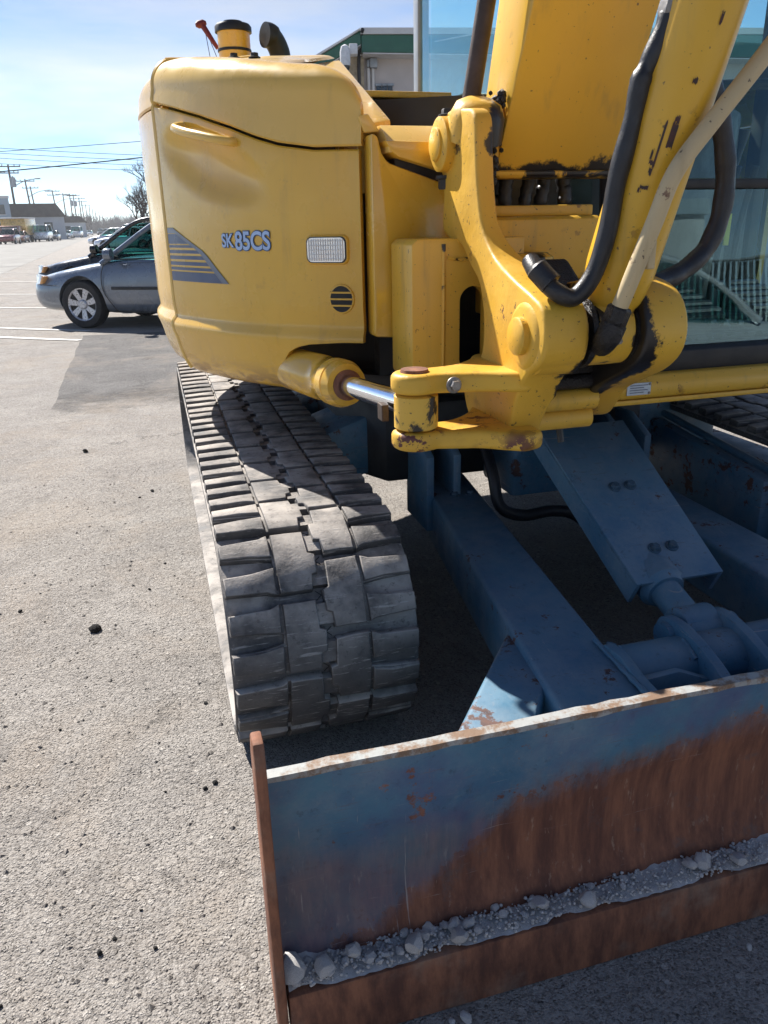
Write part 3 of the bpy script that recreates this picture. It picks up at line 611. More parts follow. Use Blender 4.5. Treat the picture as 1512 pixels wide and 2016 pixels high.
obj('rake_edge', prism([(-.035, 4.163), (-.035, 4.19), (-1.27, 3.56), (-1.27, 3.523)], 'y', -.44, 8), 'trimw', t, 0)
obj('soffit', prism([(0, 3.84), (9.1, 3.64), (9.1, 3.655), (0, 3.855)], 'y', -.41, 0), 'trimw', t, 0)
obj('rake_soffit', prism([(-.03, 3.96), (-.03, 3.975), (-1.24, 3.355), (-1.24, 3.34)], 'y', -.39, 8), 'trimw', t, 0)
pier = obj('brick_pier', box((-.30, -.10, 0), (.02, .30, 3.90)), 'brick', t, 0)
bme = None; random.seed(3)
for r in range(34):
    z = 1.35+r*.075
    for c in range(3):
        x0 = -.30+c*.19-(.09 if r % 2 else 0); x1 = x0+.175; x0 = max(x0, -.30); x1 = min(x1, .02)
        if x1-x0 < .03: continue
        obj('brick', box((x0+.004, -.112, z+.004), (x1-.004, -.096, z+.066)), 'brick', pier, 0)
cambox = thing('security_camera', 'white dome security camera on the brick pier under the eave', 'camera', cb+Vector((-.37, -.55, 3.70)), ang)
cambox.scale = (.66, .66, .66)
obj('mount', box((.02, -.05, .14), (.22, .28, .36)), 'white', cambox, 40, .02); obj('housing', lathe([(0, .06), (.02, .12), (.30, .125), (.42, .09), (.46, .02)], (-.08, -.05, -.12), (0, 0, 1), 20), 'white', cambox); obj('dome', lathe([(0, .10), (-.06, .095), (-.11, .06), (-.125, .01)], (-.08, -.06, -.11), (0, 0, 1), 20), 'winglass', cambox)
mb = thing('meter_box', 'grey electrical box with two conduits on the cream wall', 'electrical box', cb, ang)
def wl(u, v, y=-.02):     # point on the cream wall
    d = ROT@Vector((u-756, v-1008, FPX)); n = Vector((-sin(ang), cos(ang), 0)); k = (cb-CAMP).dot(n)/d.dot(n); q = CAMP+d*k-cb; return Vector((q.x*cos(ang)+q.y*sin(ang), y, q.z))
a, b = wl(728, 136), wl(742, 117); obj('box', box((a.x, -.14, a.z), (b.x, 0, b.z)), 'greybox', mb, 40, .01); a2, b2 = wl(722, 134), wl(727.5, 120); obj('switch', box((a2.x, -.1, a2.z), (b2.x, 0, b2.z)), 'greybox', mb, 40, .01)
for u in (725, 734): q = wl(u, 135); obj('conduit', tube([(q.x, -.04, q.z), (q.x, -.04, 1.5)], .025, 8), 'trimw', mb)
for k, u in enumerate((741, 752, 763)):
    a, b = wl(u, 181), wl(u+9.5, 170); f = obj('small_window', box((a.x, -.03, a.z-.6), (b.x, .01, b.z)), 'winglass', t, 0); obj('frame', box((a.x-.02, -.05, b.z+.004), (b.x+.02, -.001, b.z+.035)), 'greybox', f, 0)
pts = [wl(712, 72, -.5), wl(708, 100, -.14), wl(706, 130, -.14), wl(707, 165, -.14), wl(709, 200, -.14)]
sw = obj('service_cable', tube(spline(pts, 4), .028, 6), 'wire'); sw.location = cb; sw.rotation_euler = (0, 0, ang); tag(sw, 'dark cable bundle running down the corner of the cream building', 'cable')
R2 = Matrix.Rotation(ang, 3, 'Z'); A_ = cb+R2@wl(709, 112, -.14)
tag(obj('drop_wire', tube([A_.lerp(P3(2200, -235, 16), k/12)-Vector((0, 0, .12*4*(k/12)*(1-k/12))) for k in range(13)], .011, 6), 'trimw'), 'service drop wire running from the cream building to the right', 'wire')
# ------------------------------------------------------------------ excavator
EC = Vector((1.225, 3.03, 0)); RH = 1.25
ex = thing('excavator', 'yellow tracked excavator with rusty blue dozer blade lowered in front', 'excavator', EC, 0, None, True)
def cyl(phi, r, z): a = RAD(phi); return Vector((EC.x-r*sin(a), EC.y-r*cos(a), z))
# ---- tracks
cF, rF, cR, rR, LUG = Vector((1.84, .302)), .275, Vector((4.05, .327)), .300, .027
def track_path():
    pts = []; nT = Vector((-.0226, .9997)).normalized(); aT = atan2(nT.y, nT.x)
    def line(a, b, n): 
        k = int((b-a).length/.045)
        for i in range(k): pts.append(a.lerp(b, i/k))
    a0, a1 = -pi/2, aT-2*pi
    for i in range(20): a = a0+(a1-a0)*i/20; pts.append(cF+Vector((cos(a), sin(a)))*rF)
    line(cF+nT*rF, cR+nT*rR, 0)
    b0, b1 = aT, -pi/2
    for i in range(20): a = b0+(b1-b0)*i/20; pts.append(cR+Vector((cos(a), sin(a)))*rR)
    line(cR+Vector((0, -rR)), cF+Vector((0, -rF)), 0)
    return pts
TP = track_path(); NT = len(TP); cum = [0]
for i in range(NT): cum.append(cum[-1]+(TP[(i+1) % NT]-TP[i]).length)
PER = cum[-1]
def tp(s):
    s %= PER; lo, hi = 0, NT
    while hi-lo > 1:
        m = (lo+hi)//2
        if cum[m] <= s: lo = m
        else: hi = m
    t = (s-cum[lo])/(cum[lo+1]-cum[lo]); p = TP[lo].lerp(TP[(lo+1) % NT], t)
    tg = lambda i: (TP[(i+1) % NT]-TP[i-1]).normalized()
    d = tg(lo).lerp(tg((lo+1) % NT), t).normalized(); return p, Vector((-d.y, d.x)) if False else Vector((d.y, -d.x))
TX0, TW = .075, .45
_p, _nn = tp(.01); SGN = 1 if _nn.dot(_p-cF) > 0 else -1
def tpos(s, w, hh):
    p, n = tp(s); q = p+n*hh*SGN; return Vector((TX0+w, q.x, q.y))
bm = B(); sec = [(.0, -.006), (.0, -.022), (.012, -.03), (TW-.012, -.03), (TW, -.022), (TW, -.006), (TW-.012, 0), (.012, 0)]; rings = []
for i in range(NT): rings.append([bm.verts.new(tpos(cum[i], w_, h_)) for w_, h_ in sec])
for i in range(NT):
    a, b = rings[i], rings[(i+1) % NT]
    for k in range(8): bm.faces.new((a[k], a[(k+1) % 8], b[(k+1) % 8], b[k]))
bmesh.ops.recalc_face_normals(bm, faces=bm.faces[:])
belt = obj('track', bm, 'rubber', ex)
NB = 36; PI_ = PER/NB; q4 = PI_/4
claw = [(-q4-.022, .003), (-q4-.026, .10), (-q4-.030, .112), (-.455*PI_, .125), (-.455*PI_, .16), (-.45*PI_, .205), (-.25*PI_, .209), (-.23*PI_, .223), (.05*PI_, .224), (.08*PI_, .209), (.44*PI_, .206), (.45*PI_, .16), (.455*PI_, .125), (q4+.030, .112), (q4+.026, .10), (q4+.022, .003), (q4-.021, .003), (q4-.0235, .07), (.011, .122), (-.011, .122), (-q4+.0235, .07), (-q4+.021, .003)]
inner_blk = [(-.455*PI_, .128), (-.455*PI_, .165), (-.45*PI_, .205), (-.25*PI_, .209), (-.23*PI_, .223), (.05*PI_, .224), (.08*PI_, .209), (.44*PI_, .206), (.45*PI_, .165), (.455*PI_, .128), (.2*PI_, .128), (-.2*PI_, .128)]
fing_a = [(q4-.021, .003), (q4-.0235, .07), (.013, .1215), (.225*PI_, .1215), (.445*PI_, .1215), (q4+.030, .112), (q4+.026, .10), (q4+.022, .003)]
fing_b = [(-l, w_) for l, w_ in fing_a][::-1]
def lug_mesh(s0, mirror, seed):
    random.seed(seed); bm = B(); P = [(l+random.uniform(-.0014, .0014), w_+random.uniform(-.0012, .0012)) for l, w_ in claw]
    cx = sum(p[0] for p in P)/len(P); 
    def mp(l, w_, hh): return tpos(s0+l, TW-w_ if mirror else w_, hh)
    hj = LUG*random.uniform(.93, 1.03)
    add_hull(bm, [mp(l*.985, w_, -.003) for l, w_ in P], [mp(l*.955, w_*.98+.003, hj*.62) for l, w_ in P])
    for poly in (inner_blk, fing_a, fing_b):
        Q = [(l+random.uniform(-.0014, .0014), w_+random.uniform(-.0012, .0012)) for l, w_ in poly]; hk = hj*random.uniform(.94, 1.0); cl, cw = sum(p[0] for p in Q)/len(Q), sum(p[1] for p in Q)/len(Q)
        add_hull(bm, [mp(l, w_, -.003) for l, w_ in Q], [mp(cl+(l-cl)*.965, cw+(w_-cw)*.975, hk*(1 if w_ > .05 else .88)) for l, w_ in Q])
    bmesh.ops.recalc_face_normals(bm, faces=bm.faces[:])
    f = [q for q in bm.faces if len(q.verts) > 6]; es = list({e for q in f for e in q.edges if all(v.co in [Vector(t_) for t_ in ()] or True for v in e.verts)})
    bmesh.ops.bevel(bm, geom=es, offset=.003, segments=2, profile=.5, affect='EDGES', clamp_overlap=True)
    bmesh.ops.triangulate(bm, faces=[q for q in bm.faces if len(q.verts) > 4]); return mesh_of('lug', bm, 50)
for i in range(NB):
    for mir in (0, 1): link('lug', lug_mesh((i+.5*mir)*PI_, mir, i*2+mir), 'rubber', belt)
# raised centre pads and stamped crosses
for i in range(NB*2):
    s0 = (i+.5)*PI_/2; a = [tpos(s0+l, w_, -.002) for l, w_ in ((-.026, .205), (.026, .205), (.026, .245), (-.026, .245))]; b = [tpos(s0+l*.88, w_, .017) for l, w_ in ((-.026, .207), (.026, .207), (.026, .243), (-.026, .243))]
    bm = add_hull(B(), a, b); bmesh.ops.recalc_face_normals(bm, faces=bm.faces[:]); obj('centre_pad', bm, 'rubber', belt, 0)
sF = 20*0+cum[20]      # end of the front arc (top)
for k in range(7):
    s0 = (round((sF*.35)/(PI_/2))+k)*PI_/2
    bm = B()
    for sg in (1, -1):
        dl, dw = .011, .013; wv = .0013
        c = [(-dl, -sg*dw), (dl, sg*dw)]; a = [tpos(s0+l+o_, .225+w_, .0008) for (l, w_), o_ in ((c[0], wv), (c[1], wv), (c[1], -wv), (c[0], -wv))]; b = [tpos(s0+l+o_, .225+w_, .0016+.0003*sg) for (l, w_), o_ in ((c[0], wv), (c[1], wv), (c[1], -wv), (c[0], -wv))]
        add_hull(bm, a, b)
    bmesh.ops.recalc_face_normals(bm, faces=bm.faces[:]); obj('stamped_cross', bm, 'black', belt, 0)
def copy_tree(o, parent, dx):
    c = o.copy(); COL.objects.link(c); c.parent = parent
    if dx: c.location = c.location+Vector((dx, 0, 0))
    for ch in o.children: copy_tree(ch, c, 0)
    return c
def running_gear():
    fr = obj('track_frame', prism([(2.05, .15), (2.0, .24), (2.05, .36), (2.4, .43), (3.6, .43), (3.85, .36), (3.85, .18), (3.7, .14)], 'x', .19, .41), 'bluedk', ex, 30, .012)
    obj('idler_wheel', lathe([(-.11, .05), (-.10, .19), (-.06, .20), (-.05, .235), (.05, .235), (.06, .20), (.10, .19), (.11, .05)], (.30, cF.x, cF.y), (1, 0, 0), 40), 'bluedk', fr)
    sp = B(); n = 20; ring = []
    for k in range(n*4):
        a = 2*pi*k/(n*4); r = .262 if (k % 4) in (0, 1) else .232; ring.append((cR.x+r*cos(a), cR.y+r*sin(a)))
    prism(ring, 'x', .275, .325, sp); obj('sprocket', sp, 'dark', fr, 0, 0)
    obj('drive_motor', lathe([(-.14, .13), (-.13, .16), (.10, .16), (.13, .12), (.15, .04)], (.30, cR.x, cR.y), (-1, 0, 0), 28), 'bluedk', fr)
    for y in (2.25, 2.6, 2.95, 3.3, 3.65): obj('bottom_roller', lathe([(-.13, .05), (-.125, .085), (-.05, .09), (-.045, .07), (.045, .07), (.05, .09), (.125, .085), (.13, .05)], (.30, y, .115), (1, 0, 0), 24), 'dark', fr)
    obj('top_roller', lathe([(-.08, .04), (-.075, .055), (.075, .055), (.08, .04)], (.30, 2.95, .545), (1, 0, 0), 20), 'dark', fr); obj('roller_bracket', box((.27, 2.92, .42), (.33, 2.98, .54)), 'dark', fr, 0)
    bm = B()
    for k in range(6): add_box(bm, (.105, 2.30+k*.035, .30), (.19, 2.318+k*.035, .40))
    obj('step_plate', bm, 'steel', fr, 0)
    return fr
fr = running_gear()
for o in (belt, fr): copy_tree(o, ex, 1.85)
obj('inner_guard', prism([(1.95, .20), (1.95, .472), (2.62, .545), (3.9, .56), (3.9, .20)], 'x', 1.84, 1.895), 'bluedk', ex, 30, .012)
obj('guard_rail', tube([(1.90, 1.95, .485), (1.90, 2.62, .558), (1.90, 3.9, .572)], .014, 8), 'blue', ex)
# ---- chassis
bm = prism([(.72, 2.5), (1.73, 2.5), (1.85, 2.75), (1.85, 3.4), (1.7, 3.6), (.75, 3.6), (.6, 3.4), (.6, 2.75)], 'z', .42, .70)
obj('chassis', bm, 'dark', ex, 30, .02)
for x0, x1 in ((.30, .72), (1.73, 2.15)):
    for y in (2.75, 3.25): obj('axle_beam', prism([(x0, .36), (x1, .44), (x1, .66), (x0, .52)] if x0 < 1 else [(x0, .44), (x1, .36), (x1, .52), (x0, .66)], 'y', y-.16, y+.16), 'bluedk', ex, 30, .015)
obj('slew_ring', lathe([(.70, .52), (.715, .55), (.78, .55), (.785, .50), (.83, .50)], (EC.x, EC.y, 0), (0, 0, 1), 48), 'dark', ex)
for x in (.80, .895, 1.52, 1.62): obj('hinge_plate', prism([(2.30, .30), (2.30, .56), (2.42, .62), (2.52, .62), (2.52, .30)], 'x', x, x+.028), 'blue', ex, 30, .006)
obj('centre_hinge', lathe([(0, .06), (.02, .075), (.17, .075), (.19, .06)], (1.135, 2.36, .55), (1, 0, 0), 24), 'bluedk', ex)
obj('cylinder_mount', prism([(2.26, .40), (2.24, .56), (2.30, .70), (2.52, .70), (2.52, .40)], 'x', 1.09, 1.36), 'bluedk', ex, 30, .02)
obj('hydraulic_hose', tube(spline([(1.02, 2.36, .60), (1.01, 2.24, .50), (1.022, 2.20, .40), (1.10, 2.19, .362), (1.20, 2.19, .365), (1.28, 2.18, .35), (1.34, 2.15, .30)], 6), .020, 10), 'hose', ex)
# ---- dozer blade
BX0, BX1 = .078, 2.372
prof = [(.965, .50), (.972, .40), (.984, .30), (.978, .20), (.958, .135), (.940, .108)]
fro = [Vector((0, a, b)) for a, b in prof]; fro = spline(fro, 5)
n_ = 46; bm = B(); G = []
random.seed(2)
for i in range(n_+1):
    x = BX0+(BX1-BX0)*i/n_; dent = .004*sin(i*.9)+random.uniform(-.0015, .0015)
    G.append([bm.verts.new((x, p.y+dent*sin(pi*k/(len(fro)-1)), p.z+(random.uniform(-.003, .002) if k == 0 else 0))) for k, p in enumerate(fro)]+[bm.verts.new((x, p.y+.016, p.z+(.003 if k == len(fro)-1 else 0))) for k, p in reversed(list(enumerate(fro)))])
m_ = len(G[0])
for a, b in zip(G, G[1:]):
    for k in range(m_): bm.faces.new((a[k], a[(k+1) % m_], b[(k+1) % m_], b[k]))
bm.faces.new(G[0][::-1]); bm.faces.new(G[-1]); bmesh.ops.recalc_face_normals(bm, faces=bm.faces[:])
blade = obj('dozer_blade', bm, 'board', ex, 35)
# worn bright top edge strip
bm = B(); random.seed(8); prev = None
for i in range(70):
    x = BX0+(BX1-BX0)*i/69; j = random.uniform(-.0022, .0022)
    ring = [bm.verts.new(q) for q in ((x, .9615+j*.6, .495+random.uniform(-.003, .001)), (x, .962+j*.5, .5045), (x, .9825+j, .505), (x, .9825+j, .495))]
    if prev:
        for k in range(4): bm.faces.new((prev[k], prev[(k+1) % 4], ring[(k+1) % 4], ring[k]))
    else: bm.faces.new(ring[::-1])
    prev = ring
bm.faces.new(prev); bmesh.ops.recalc_face_normals(bm, faces=bm.faces[:])
n = N('worn_edge', .6); c_ = n.mix(n.rng(n.noise(22, 6, .7), .42, .58), (.36, .37, .36), (.22, .14, .09)); n.done(c_, .6, n.bump(n.noise(80, 5), .3, .004)); MT['wornedge'] = n.m
obj('top_edge', bm, 'wornedge', blade, 40)
obj('cutting_edge', prism([(.904, .116), (.892, .0015), (.918, .0015), (.945, .060), (.972, .085), (.972, .112), (.945, .118)], 'x', BX0+.002, BX1-.002), 'rust', blade, 30, .003)
for x in (.060, 2.374):
    ol = [(.898, .055), (.898, .585), (.905, .610), (.935, .612), (.955, .57), (.962, .45), (.975, .10), (.96, .03), (.91, .03)]
    sp_ = obj('side_plate', prism(ol, 'x', x, x+.0165), 'rust', blade, 30, .004)
# back beam, arms, braces
obj('back_beam', prism([(.992, .16), (.992, .42), (1.02, .44), (1.09, .36), (1.09, .20), (1.03, .14)], 'x', .30, 2.15), 'blue', ex, 30, .012)
def arm(c0, c1, w0, w1, h0, h1, mat='blue', name='blade_arm'):
    c0, c1 = Vector(c0), Vector(c1); s = Vector(((c1-c0).y, -(c1-c0).x, 0)).normalized()
    rg = lambda c, w_, hh: [c-s*w_/2+Vector((0, 0, -hh)), c+s*w_/2+Vector((0, 0, -hh)), c+s*w_/2, c-s*w_/2]
    bm = add_hull(B(), rg(c0, w0, h0), rg(c1, w1, h1)); bmesh.ops.recalc_face_normals(bm, faces=bm.faces[:]); return obj(name, bm, mat, ex, 30, .013, 3)
arm((.925, 2.50, .435), (.795, 1.06, .325), .165, .205, .17, .17)
arm((1.525, 2.50, .435), (1.655, 1.06, .325), .165, .205, .17, .17)
arm((.815, 1.52, .338), (.43, 1.03, .312), .13, .15, .15, .14, 'bluedk', 'arm_brace'); arm((1.635, 1.52, .338), (2.02, 1.03, .312), .13, .15, .15, .14, 'bluedk', 'arm_brace')
# cross tube with lugs that carry the blade cylinder
obj('cross_tube', tube([(.93, 1.335, .29), (1.52, 1.335, .29)], .068, 24), 'blue', ex)
for x in (1.10, 1.235):
    ol = loop_spline([Vector((a, b, 0)) for a, b in ((1.14, .20), (1.12, .27), (1.20, .335), (1.33, .378), (1.42, .375), (1.445, .33), (1.42, .28), (1.36, .23))], 4)
    obj('cylinder_ear', prism([(p.x, p.y) for p in ol], 'x', x, x+.028), 'blue', ex, 30, .005)
for x0, x1 in ((.905, .93), (1.52, 1.545)):
    ol = [(1.02, .15), (1.02, .375), (1.06, .372), (1.10, .352), (1.16, .345), (1.23, .352), (1.30, .37), (1.36, .365), (1.40, .33), (1.405, .28), (1.38, .22), (1.30, .18)]
    obj('gusset', prism(ol, 'x', x0, x1), 'blue', ex, 30, .005)
obj('gusset_web', prism([(.93, .34), (1.02, .345), (1.12, .30), (1.25, .285), (1.5, .285), (1.5, .25), (.93, .25)], 'y', 1.235, 1.255), 'blue', ex, 30, .004)
obj('ear_pin', tube([(1.085, 1.395, .335), (1.285, 1.395, .335)], .034, 24), 'bluedk', ex)
# blade cylinder with guard plate
A, D = Vector((1.225, 2.14, .525)), Vector((1.19, 1.42, .335)); dd = (D-A).normalized()
bc = obj('blade_cylinder', lathe([(0, .05), (.01, .056), (.54, .056), (.545, .062), (.60, .063), (.605, .056), (.62, .05)], A, dd, 32), 'blue', ex)
obj('piston_rod', tube([A+dd*.6, D], .040, 20), 'blue', bc); obj('rod_eye', lathe([(-.05, .042), (-.046, .05), (.046, .05), (.05, .042)], D, (1, 0, 0), 24), 'blue', bc)
gp = [Vector(q) for q in ((1.085, 2.09, .685), (1.385, 2.09, .685), (1.362, 1.535, .405), (1.107, 1.541, .402))]
nrm = (gp[1]-gp[0]).cross(gp[3]-gp[0]).normalized(); nrm = nrm if nrm.z > 0 else -nrm
bm = add_hull(B(), gp, [q-nrm*.010 for q in gp]); bmesh.ops.recalc_face_normals(bm, faces=bm.faces[:]); guard = obj('cylinder_guard', bm, 'blue', ex, 30, .002)
for a, b in ((gp[0], gp[3]), (gp[1], gp[2])):
    bm = add_hull(B(), [a-nrm*.010, a-nrm*.075, b-nrm*.075, b-nrm*.010], [p+Vector((.012 if a is gp[0] else -.012, 0, 0)) for p in (a-nrm*.010, a-nrm*.075, b-nrm*.075, b-nrm*.010)]); bmesh.ops.recalc_face_normals(bm, faces=bm.faces[:]); obj('guard_flange', bm, 'blue', guard, 30)
gU = lambda s, t: (gp[0].lerp(gp[1], s)).lerp(gp[3].lerp(gp[2], s), t)
for s, t_ in ((.42, .45), (.60, .45), (.42, .83), (.62, .83)): obj('bolt', hexbolt(gU(s, t_), nrm, .0125, .014), 'boltblue', guard)
obj('guard_spacer', box((1.15, 1.66, .38), (1.30, 1.72, .455)), 'bluedk', guard, 0)

# ---- upper structure
obj('deck', lathe([(.80, .60), (.812, .96), (.828, 1.02), (.86, 1.02), (.87, .2)], (EC.x, EC.y, 0), (0, 0, 1), 72), 'dark', ex)
def flat(phi): return -.012*ss(phi, 50, 64)
def zseam(phi): return lerp_tab(phi, [(30, 1.457), (34.6, 1.458), (40, 1.462), (44.7, 1.478), (48, 1.498), (52, 1.528), (58, 1.565), (64, 1.596), (70, 1.624), (90, 1.66)])
def scoop(phi, z):
    u, v = (phi-57.5)/11.5, (z-(1.445+.006*(phi-57.5)))/.088; d = u*u+v*v; return -.024*(1-ss(d, 0, 1.0))
def shell(name, p0, p1, npf, rows, mat, thick=.02, parent=ex, smooth=35, twist=0):
    bm = B(); Go, Gi = [], []
    phis = npf if isinstance(npf, list) else [p0+(p1-p0)*i/npf for i in range(npf+1)]; npf = len(phis)-1
    for i in range(npf+1):
        phi = phis[i]; pr_ = rows(phi)
        tw = lambda r: phi+twist*max(0, 1.244-r)*(1-ss(phi, 34, 52))
        Go.append([bm.verts.new(cyl(tw(r), r, z)) for r, z in pr_]); Gi.append([bm.verts.new(cyl(tw(r), r-thick, min(z, pr_[-1][1]-.004))) for r, z in pr_])
    nr = len(Go[0])
    for i in range(npf):
        for k in range(nr-1):
            bm.faces.new((Go[i][k], Go[i+1][k], Go[i+1][k+1], Go[i][k+1])); bm.faces.new((Gi[i][k], Gi[i][k+1], Gi[i+1][k+1], Gi[i+1][k]))
        for k in (0, nr-1): bm.faces.new((Go[i][k], Gi[i][k], Gi[i+1][k], Go[i+1][k]))
    for i in (0, npf):
        for k in range(nr-1): bm.faces.new((Go[i][k], Go[i][k+1], Gi[i][k+1], Gi[i][k]))
    bmesh.ops.recalc_face_normals(bm, faces=bm.faces[:]); return obj(name, bm, mat, parent, smooth)
def low_rows(phi, extra=0., top=None):
    zs = (top if top else zseam(phi))-.006; e = extra; kk = ss(phi, 48, 68); st = 1-.45*ss(phi, 49, 44)
    base = [(1.12, .842), (1.165, .838), (1.195, .842), (1.216, .856), (1.231, .885), (1.242, .92), (1.250, .955), (1.250+.010*st, .982), (1.250+.012*st, .996), (1.250+.009*st, 1.006), (1.247, 1.020), (1.246, 1.03), (1.248, 1.05)]
    z0 = 1.07
    base += [(1.25+scoop(phi, z0+(zs-.012-z0)*k/26), z0+(zs-.012-z0)*k/26) for k in range(27)]
    base += [(1.249, zs-.003), (1.244, zs+.001)]
    bl = .012*ss(phi, 50, 64)
    return [(r+e-bl, z) for r, z in base]
def open_rows(phi):
    full = low_rows(phi); zb = lerp_tab(phi, [(33, .989), (37, .988), (41.5, .980), (43.5, .970), (44.8, .955), (45.6, .935), (46.1, .905), (46.35, .870), (46.45, .838), (90, .838)])
    if zb < .8385: return full
    tabz = sorted((z, r) for r, z in full[1:]); return [(lerp_tab(zb+(z-.838)*(1.07-zb)/(1.07-.838), tabz) if z < 1.07 else r, zb+(z-.838)*(1.07-zb)/(1.07-.838) if z < 1.07 else z) for r, z in [(full[1][0], .838)]+full[1:]]
def hood_top(phi): return 1.655+.085*ss(phi, 34, 72)-.055*(1-sqrt(max(0, 1-max(0., min(1., (39.2-phi)/5.3))**2)))
def hood_rows(phi, extra=0.):
    z0, zt = zseam(phi)+.006, hood_top(phi); z0 -= .004; o = [(1.245, z0), (1.250, z0+.005)]; R_ = .075
    for k in range(1, 6): o.append((1.25-.006*k/5, z0+.006+(zt-R_-z0-.006)*k/6))
    for k in range(0, 10): a = pi/2*.88*k/9; o.append((1.244-R_+R_*cos(a), zt-R_+R_*sin(a)))
    q = ss(phi, 48, 62); o += [(1.11-.09*q, zt+.004+.008*q), (1.08-.18*q, zt+.006+.026*q), (1.06-.36*q, zt+.008+.047*q)]
    return [(r+extra-.012*ss(phi, 50, 64), z) for r, z in o]
panel = shell('side_panel', 34.3, 69.4, [34.3+.5*k for k in range(20)]+[44.2+.18*k for k in range(9)]+[45.75+.07*k for k in range(11)]+[46.6+.4*k for k in range(57)]+[69.4], open_rows, 'yellow')
# opening for the swing cylinder, sheared from the panel's lower front corner
def sector(pts, r0, r1):
    bm = B(); add_hull(bm, [cyl(p, r0, z) for p, z in pts], [cyl(p, r1, z) for p, z in pts]); bmesh.ops.recalc_face_normals(bm, faces=bm.faces[:]); return link('cut', mesh_of('cut', bm, 0), 'yellow')
op = [(46.2, .880), (46.3, .915), (45.4, .948), (43.8, .968), (41.5, .979), (37, .987), (30, .990), (30, .856), (45.2, .856)]
shell('lower_rim', 31, 46.44, 30, lambda p: [(1.10, .842), (1.165, .838), (1.195, .841), (1.212, .850), (1.214, .858), (1.20, .861)], 'yworn', .012)
hood = shell('engine_hood', 34.0, 69.4, [34.0+.2*k for k in range(30)]+[40+.6*k for k in range(49)]+[69.4], hood_rows, 'yhood', twist=48)
shell('rear_panel', 70.5, 285, 120, lambda p: low_rows(70, -.034, 1.628), 'yellow'); shell('rear_hood', 70.5, 285, 120, lambda p: hood_rows(70, -.034), 'yhood')
obj('panel_edge', tube(spline([cyl(70, r-.006, z) for r, z in low_rows(70)[3:]]+[cyl(70, r-.006, z) for r, z in hood_rows(70)[1:-1]], 2), .010, 8), 'yhood', ex)
obj('light_block_core', lathe([(.85, .98), (1.60, .98), (1.62, .5)], (EC.x, EC.y+.05, 0), (0, 0, 1), 48), 'black', ex)  # black fill added inside the house to block light and darken gaps
# hood details
hb = obj('air_precleaner', lathe([(0, .052), (.02, .064), (.026, .064), (.03, .058), (.155, .058), (.16, .02)], (.39, 3.245, 1.79), (0, 0, 1), 32), 'yellow', ex)
obj('cap_band', lathe([(.150, .0595), (.1505, .066), (.168, .066), (.176, .060), (.179, .035), (.186, .034), (.1865, .0)], (.39, 3.245, 1.79), (0, 0, 1), 32), 'black', hb); obj('base_band', lathe([(.088, .060), (.092, .0615), (.097, .060)], (.39, 3.245, 1.79), (0, 0, 1), 32), 'black', hb)
obj('exhaust_pipe', tube(spline([(.548, 3.19, 1.68), (.548, 3.19, 1.84), (.54, 3.185, 1.885), (.515, 3.17, 1.918), (.49, 3.16, 1.922)], 6), [.036]*6+[.037]*12+[.041]*7, 18), 'black', ex)
an = obj('red_mast', tube([(.335, 3.30, 1.90), (.283, 3.32, 1.985)], [.007, .011], 8), 'red', ex); obj('mast_tip', lathe([(-.02, .006), (-.01, .013), (.01, .013), (.02, .006)], (.2835, 3.32, 1.98), (1, 0, .25), 10), 'red', an)
for q in ((.315, 3.30, 1.78), (.355, 3.30, 1.80)): obj('stay_wire', tube([(.295, 3.32, 1.975), q], .0013, 5), 'wire', an)
for p in (60, 66): obj('hood_bolt', hexbolt(cyl(p, 1.0, hood_top(p)+.014), (0, 0, 1), .012, .014), 'dark', hood)
# grab handle
obj('grab_handle', tube(spline([cyl(61.5, 1.225+flat(61.5), 1.548), cyl(61.6, 1.262+flat(61.6), 1.545), cyl(61.0, 1.285+flat(61.0), 1.538), cyl(58, 1.292+flat(58), 1.522), cyl(55, 1.290+flat(55), 1.508), cyl(52.6, 1.282+flat(52.6), 1.496), cyl(51.4, 1.264+flat(51.4), 1.490), cyl(51.2, 1.235+flat(51.2), 1.490)], 5), .0115, 12), 'yhood', panel)
# lettering and stripe decal
def text_patch(txt, off, phiL, phiR, zb, zt, r, mat, name, xr=None):
    cu = bpy.data.curves.new('t', 'FONT'); cu.body = txt; cu.offset = off; cu.space_character = .98; o = bpy.data.objects.new('t', cu); COL.objects.link(o)
    dg = bpy.context.evaluated_depsgraph_get(); me = bpy.data.meshes.new_from_object(o.evaluated_get(dg)); bpy.data.objects.remove(o)
    xs = [v.co.x for v in me.vertices]; ys = [v.co.y for v in me.vertices]; X0, X1, Y0, Y1 = xr if xr else (min(xs), max(xs), min(ys), max(ys))
    bm = B(); bm.from_mesh(me); bmesh.ops.triangulate(bm, faces=bm.faces[:])
    for v in bm.verts: v.co = cyl(phiL+(phiR-phiL)*(v.co.x-X0)/(X1-X0), r+flat(phiL+(phiR-phiL)*(v.co.x-X0)/(X1-X0)), zb+(zt-zb)*(v.co.y-Y0)/(Y1-Y0))
    bmesh.ops.recalc_face_normals(bm, faces=bm.faces[:])
    return (X0, X1, Y0, Y1), obj(name, bm, mat, panel, 0)
for txt, pl, prr, zb, zt in (('SK', 54.95, 52.62, 1.229, 1.265), ('85CS', 52.35, 46.55, 1.2215, 1.2705)):
    xr, _ = text_patch(txt, .022, pl, prr, zb, zt, 1.2535, 'decallight', 'lettering'); text_patch(txt, .062, pl, prr, zb, zt, 1.2521, 'decalblue', 'lettering_outline', xr)
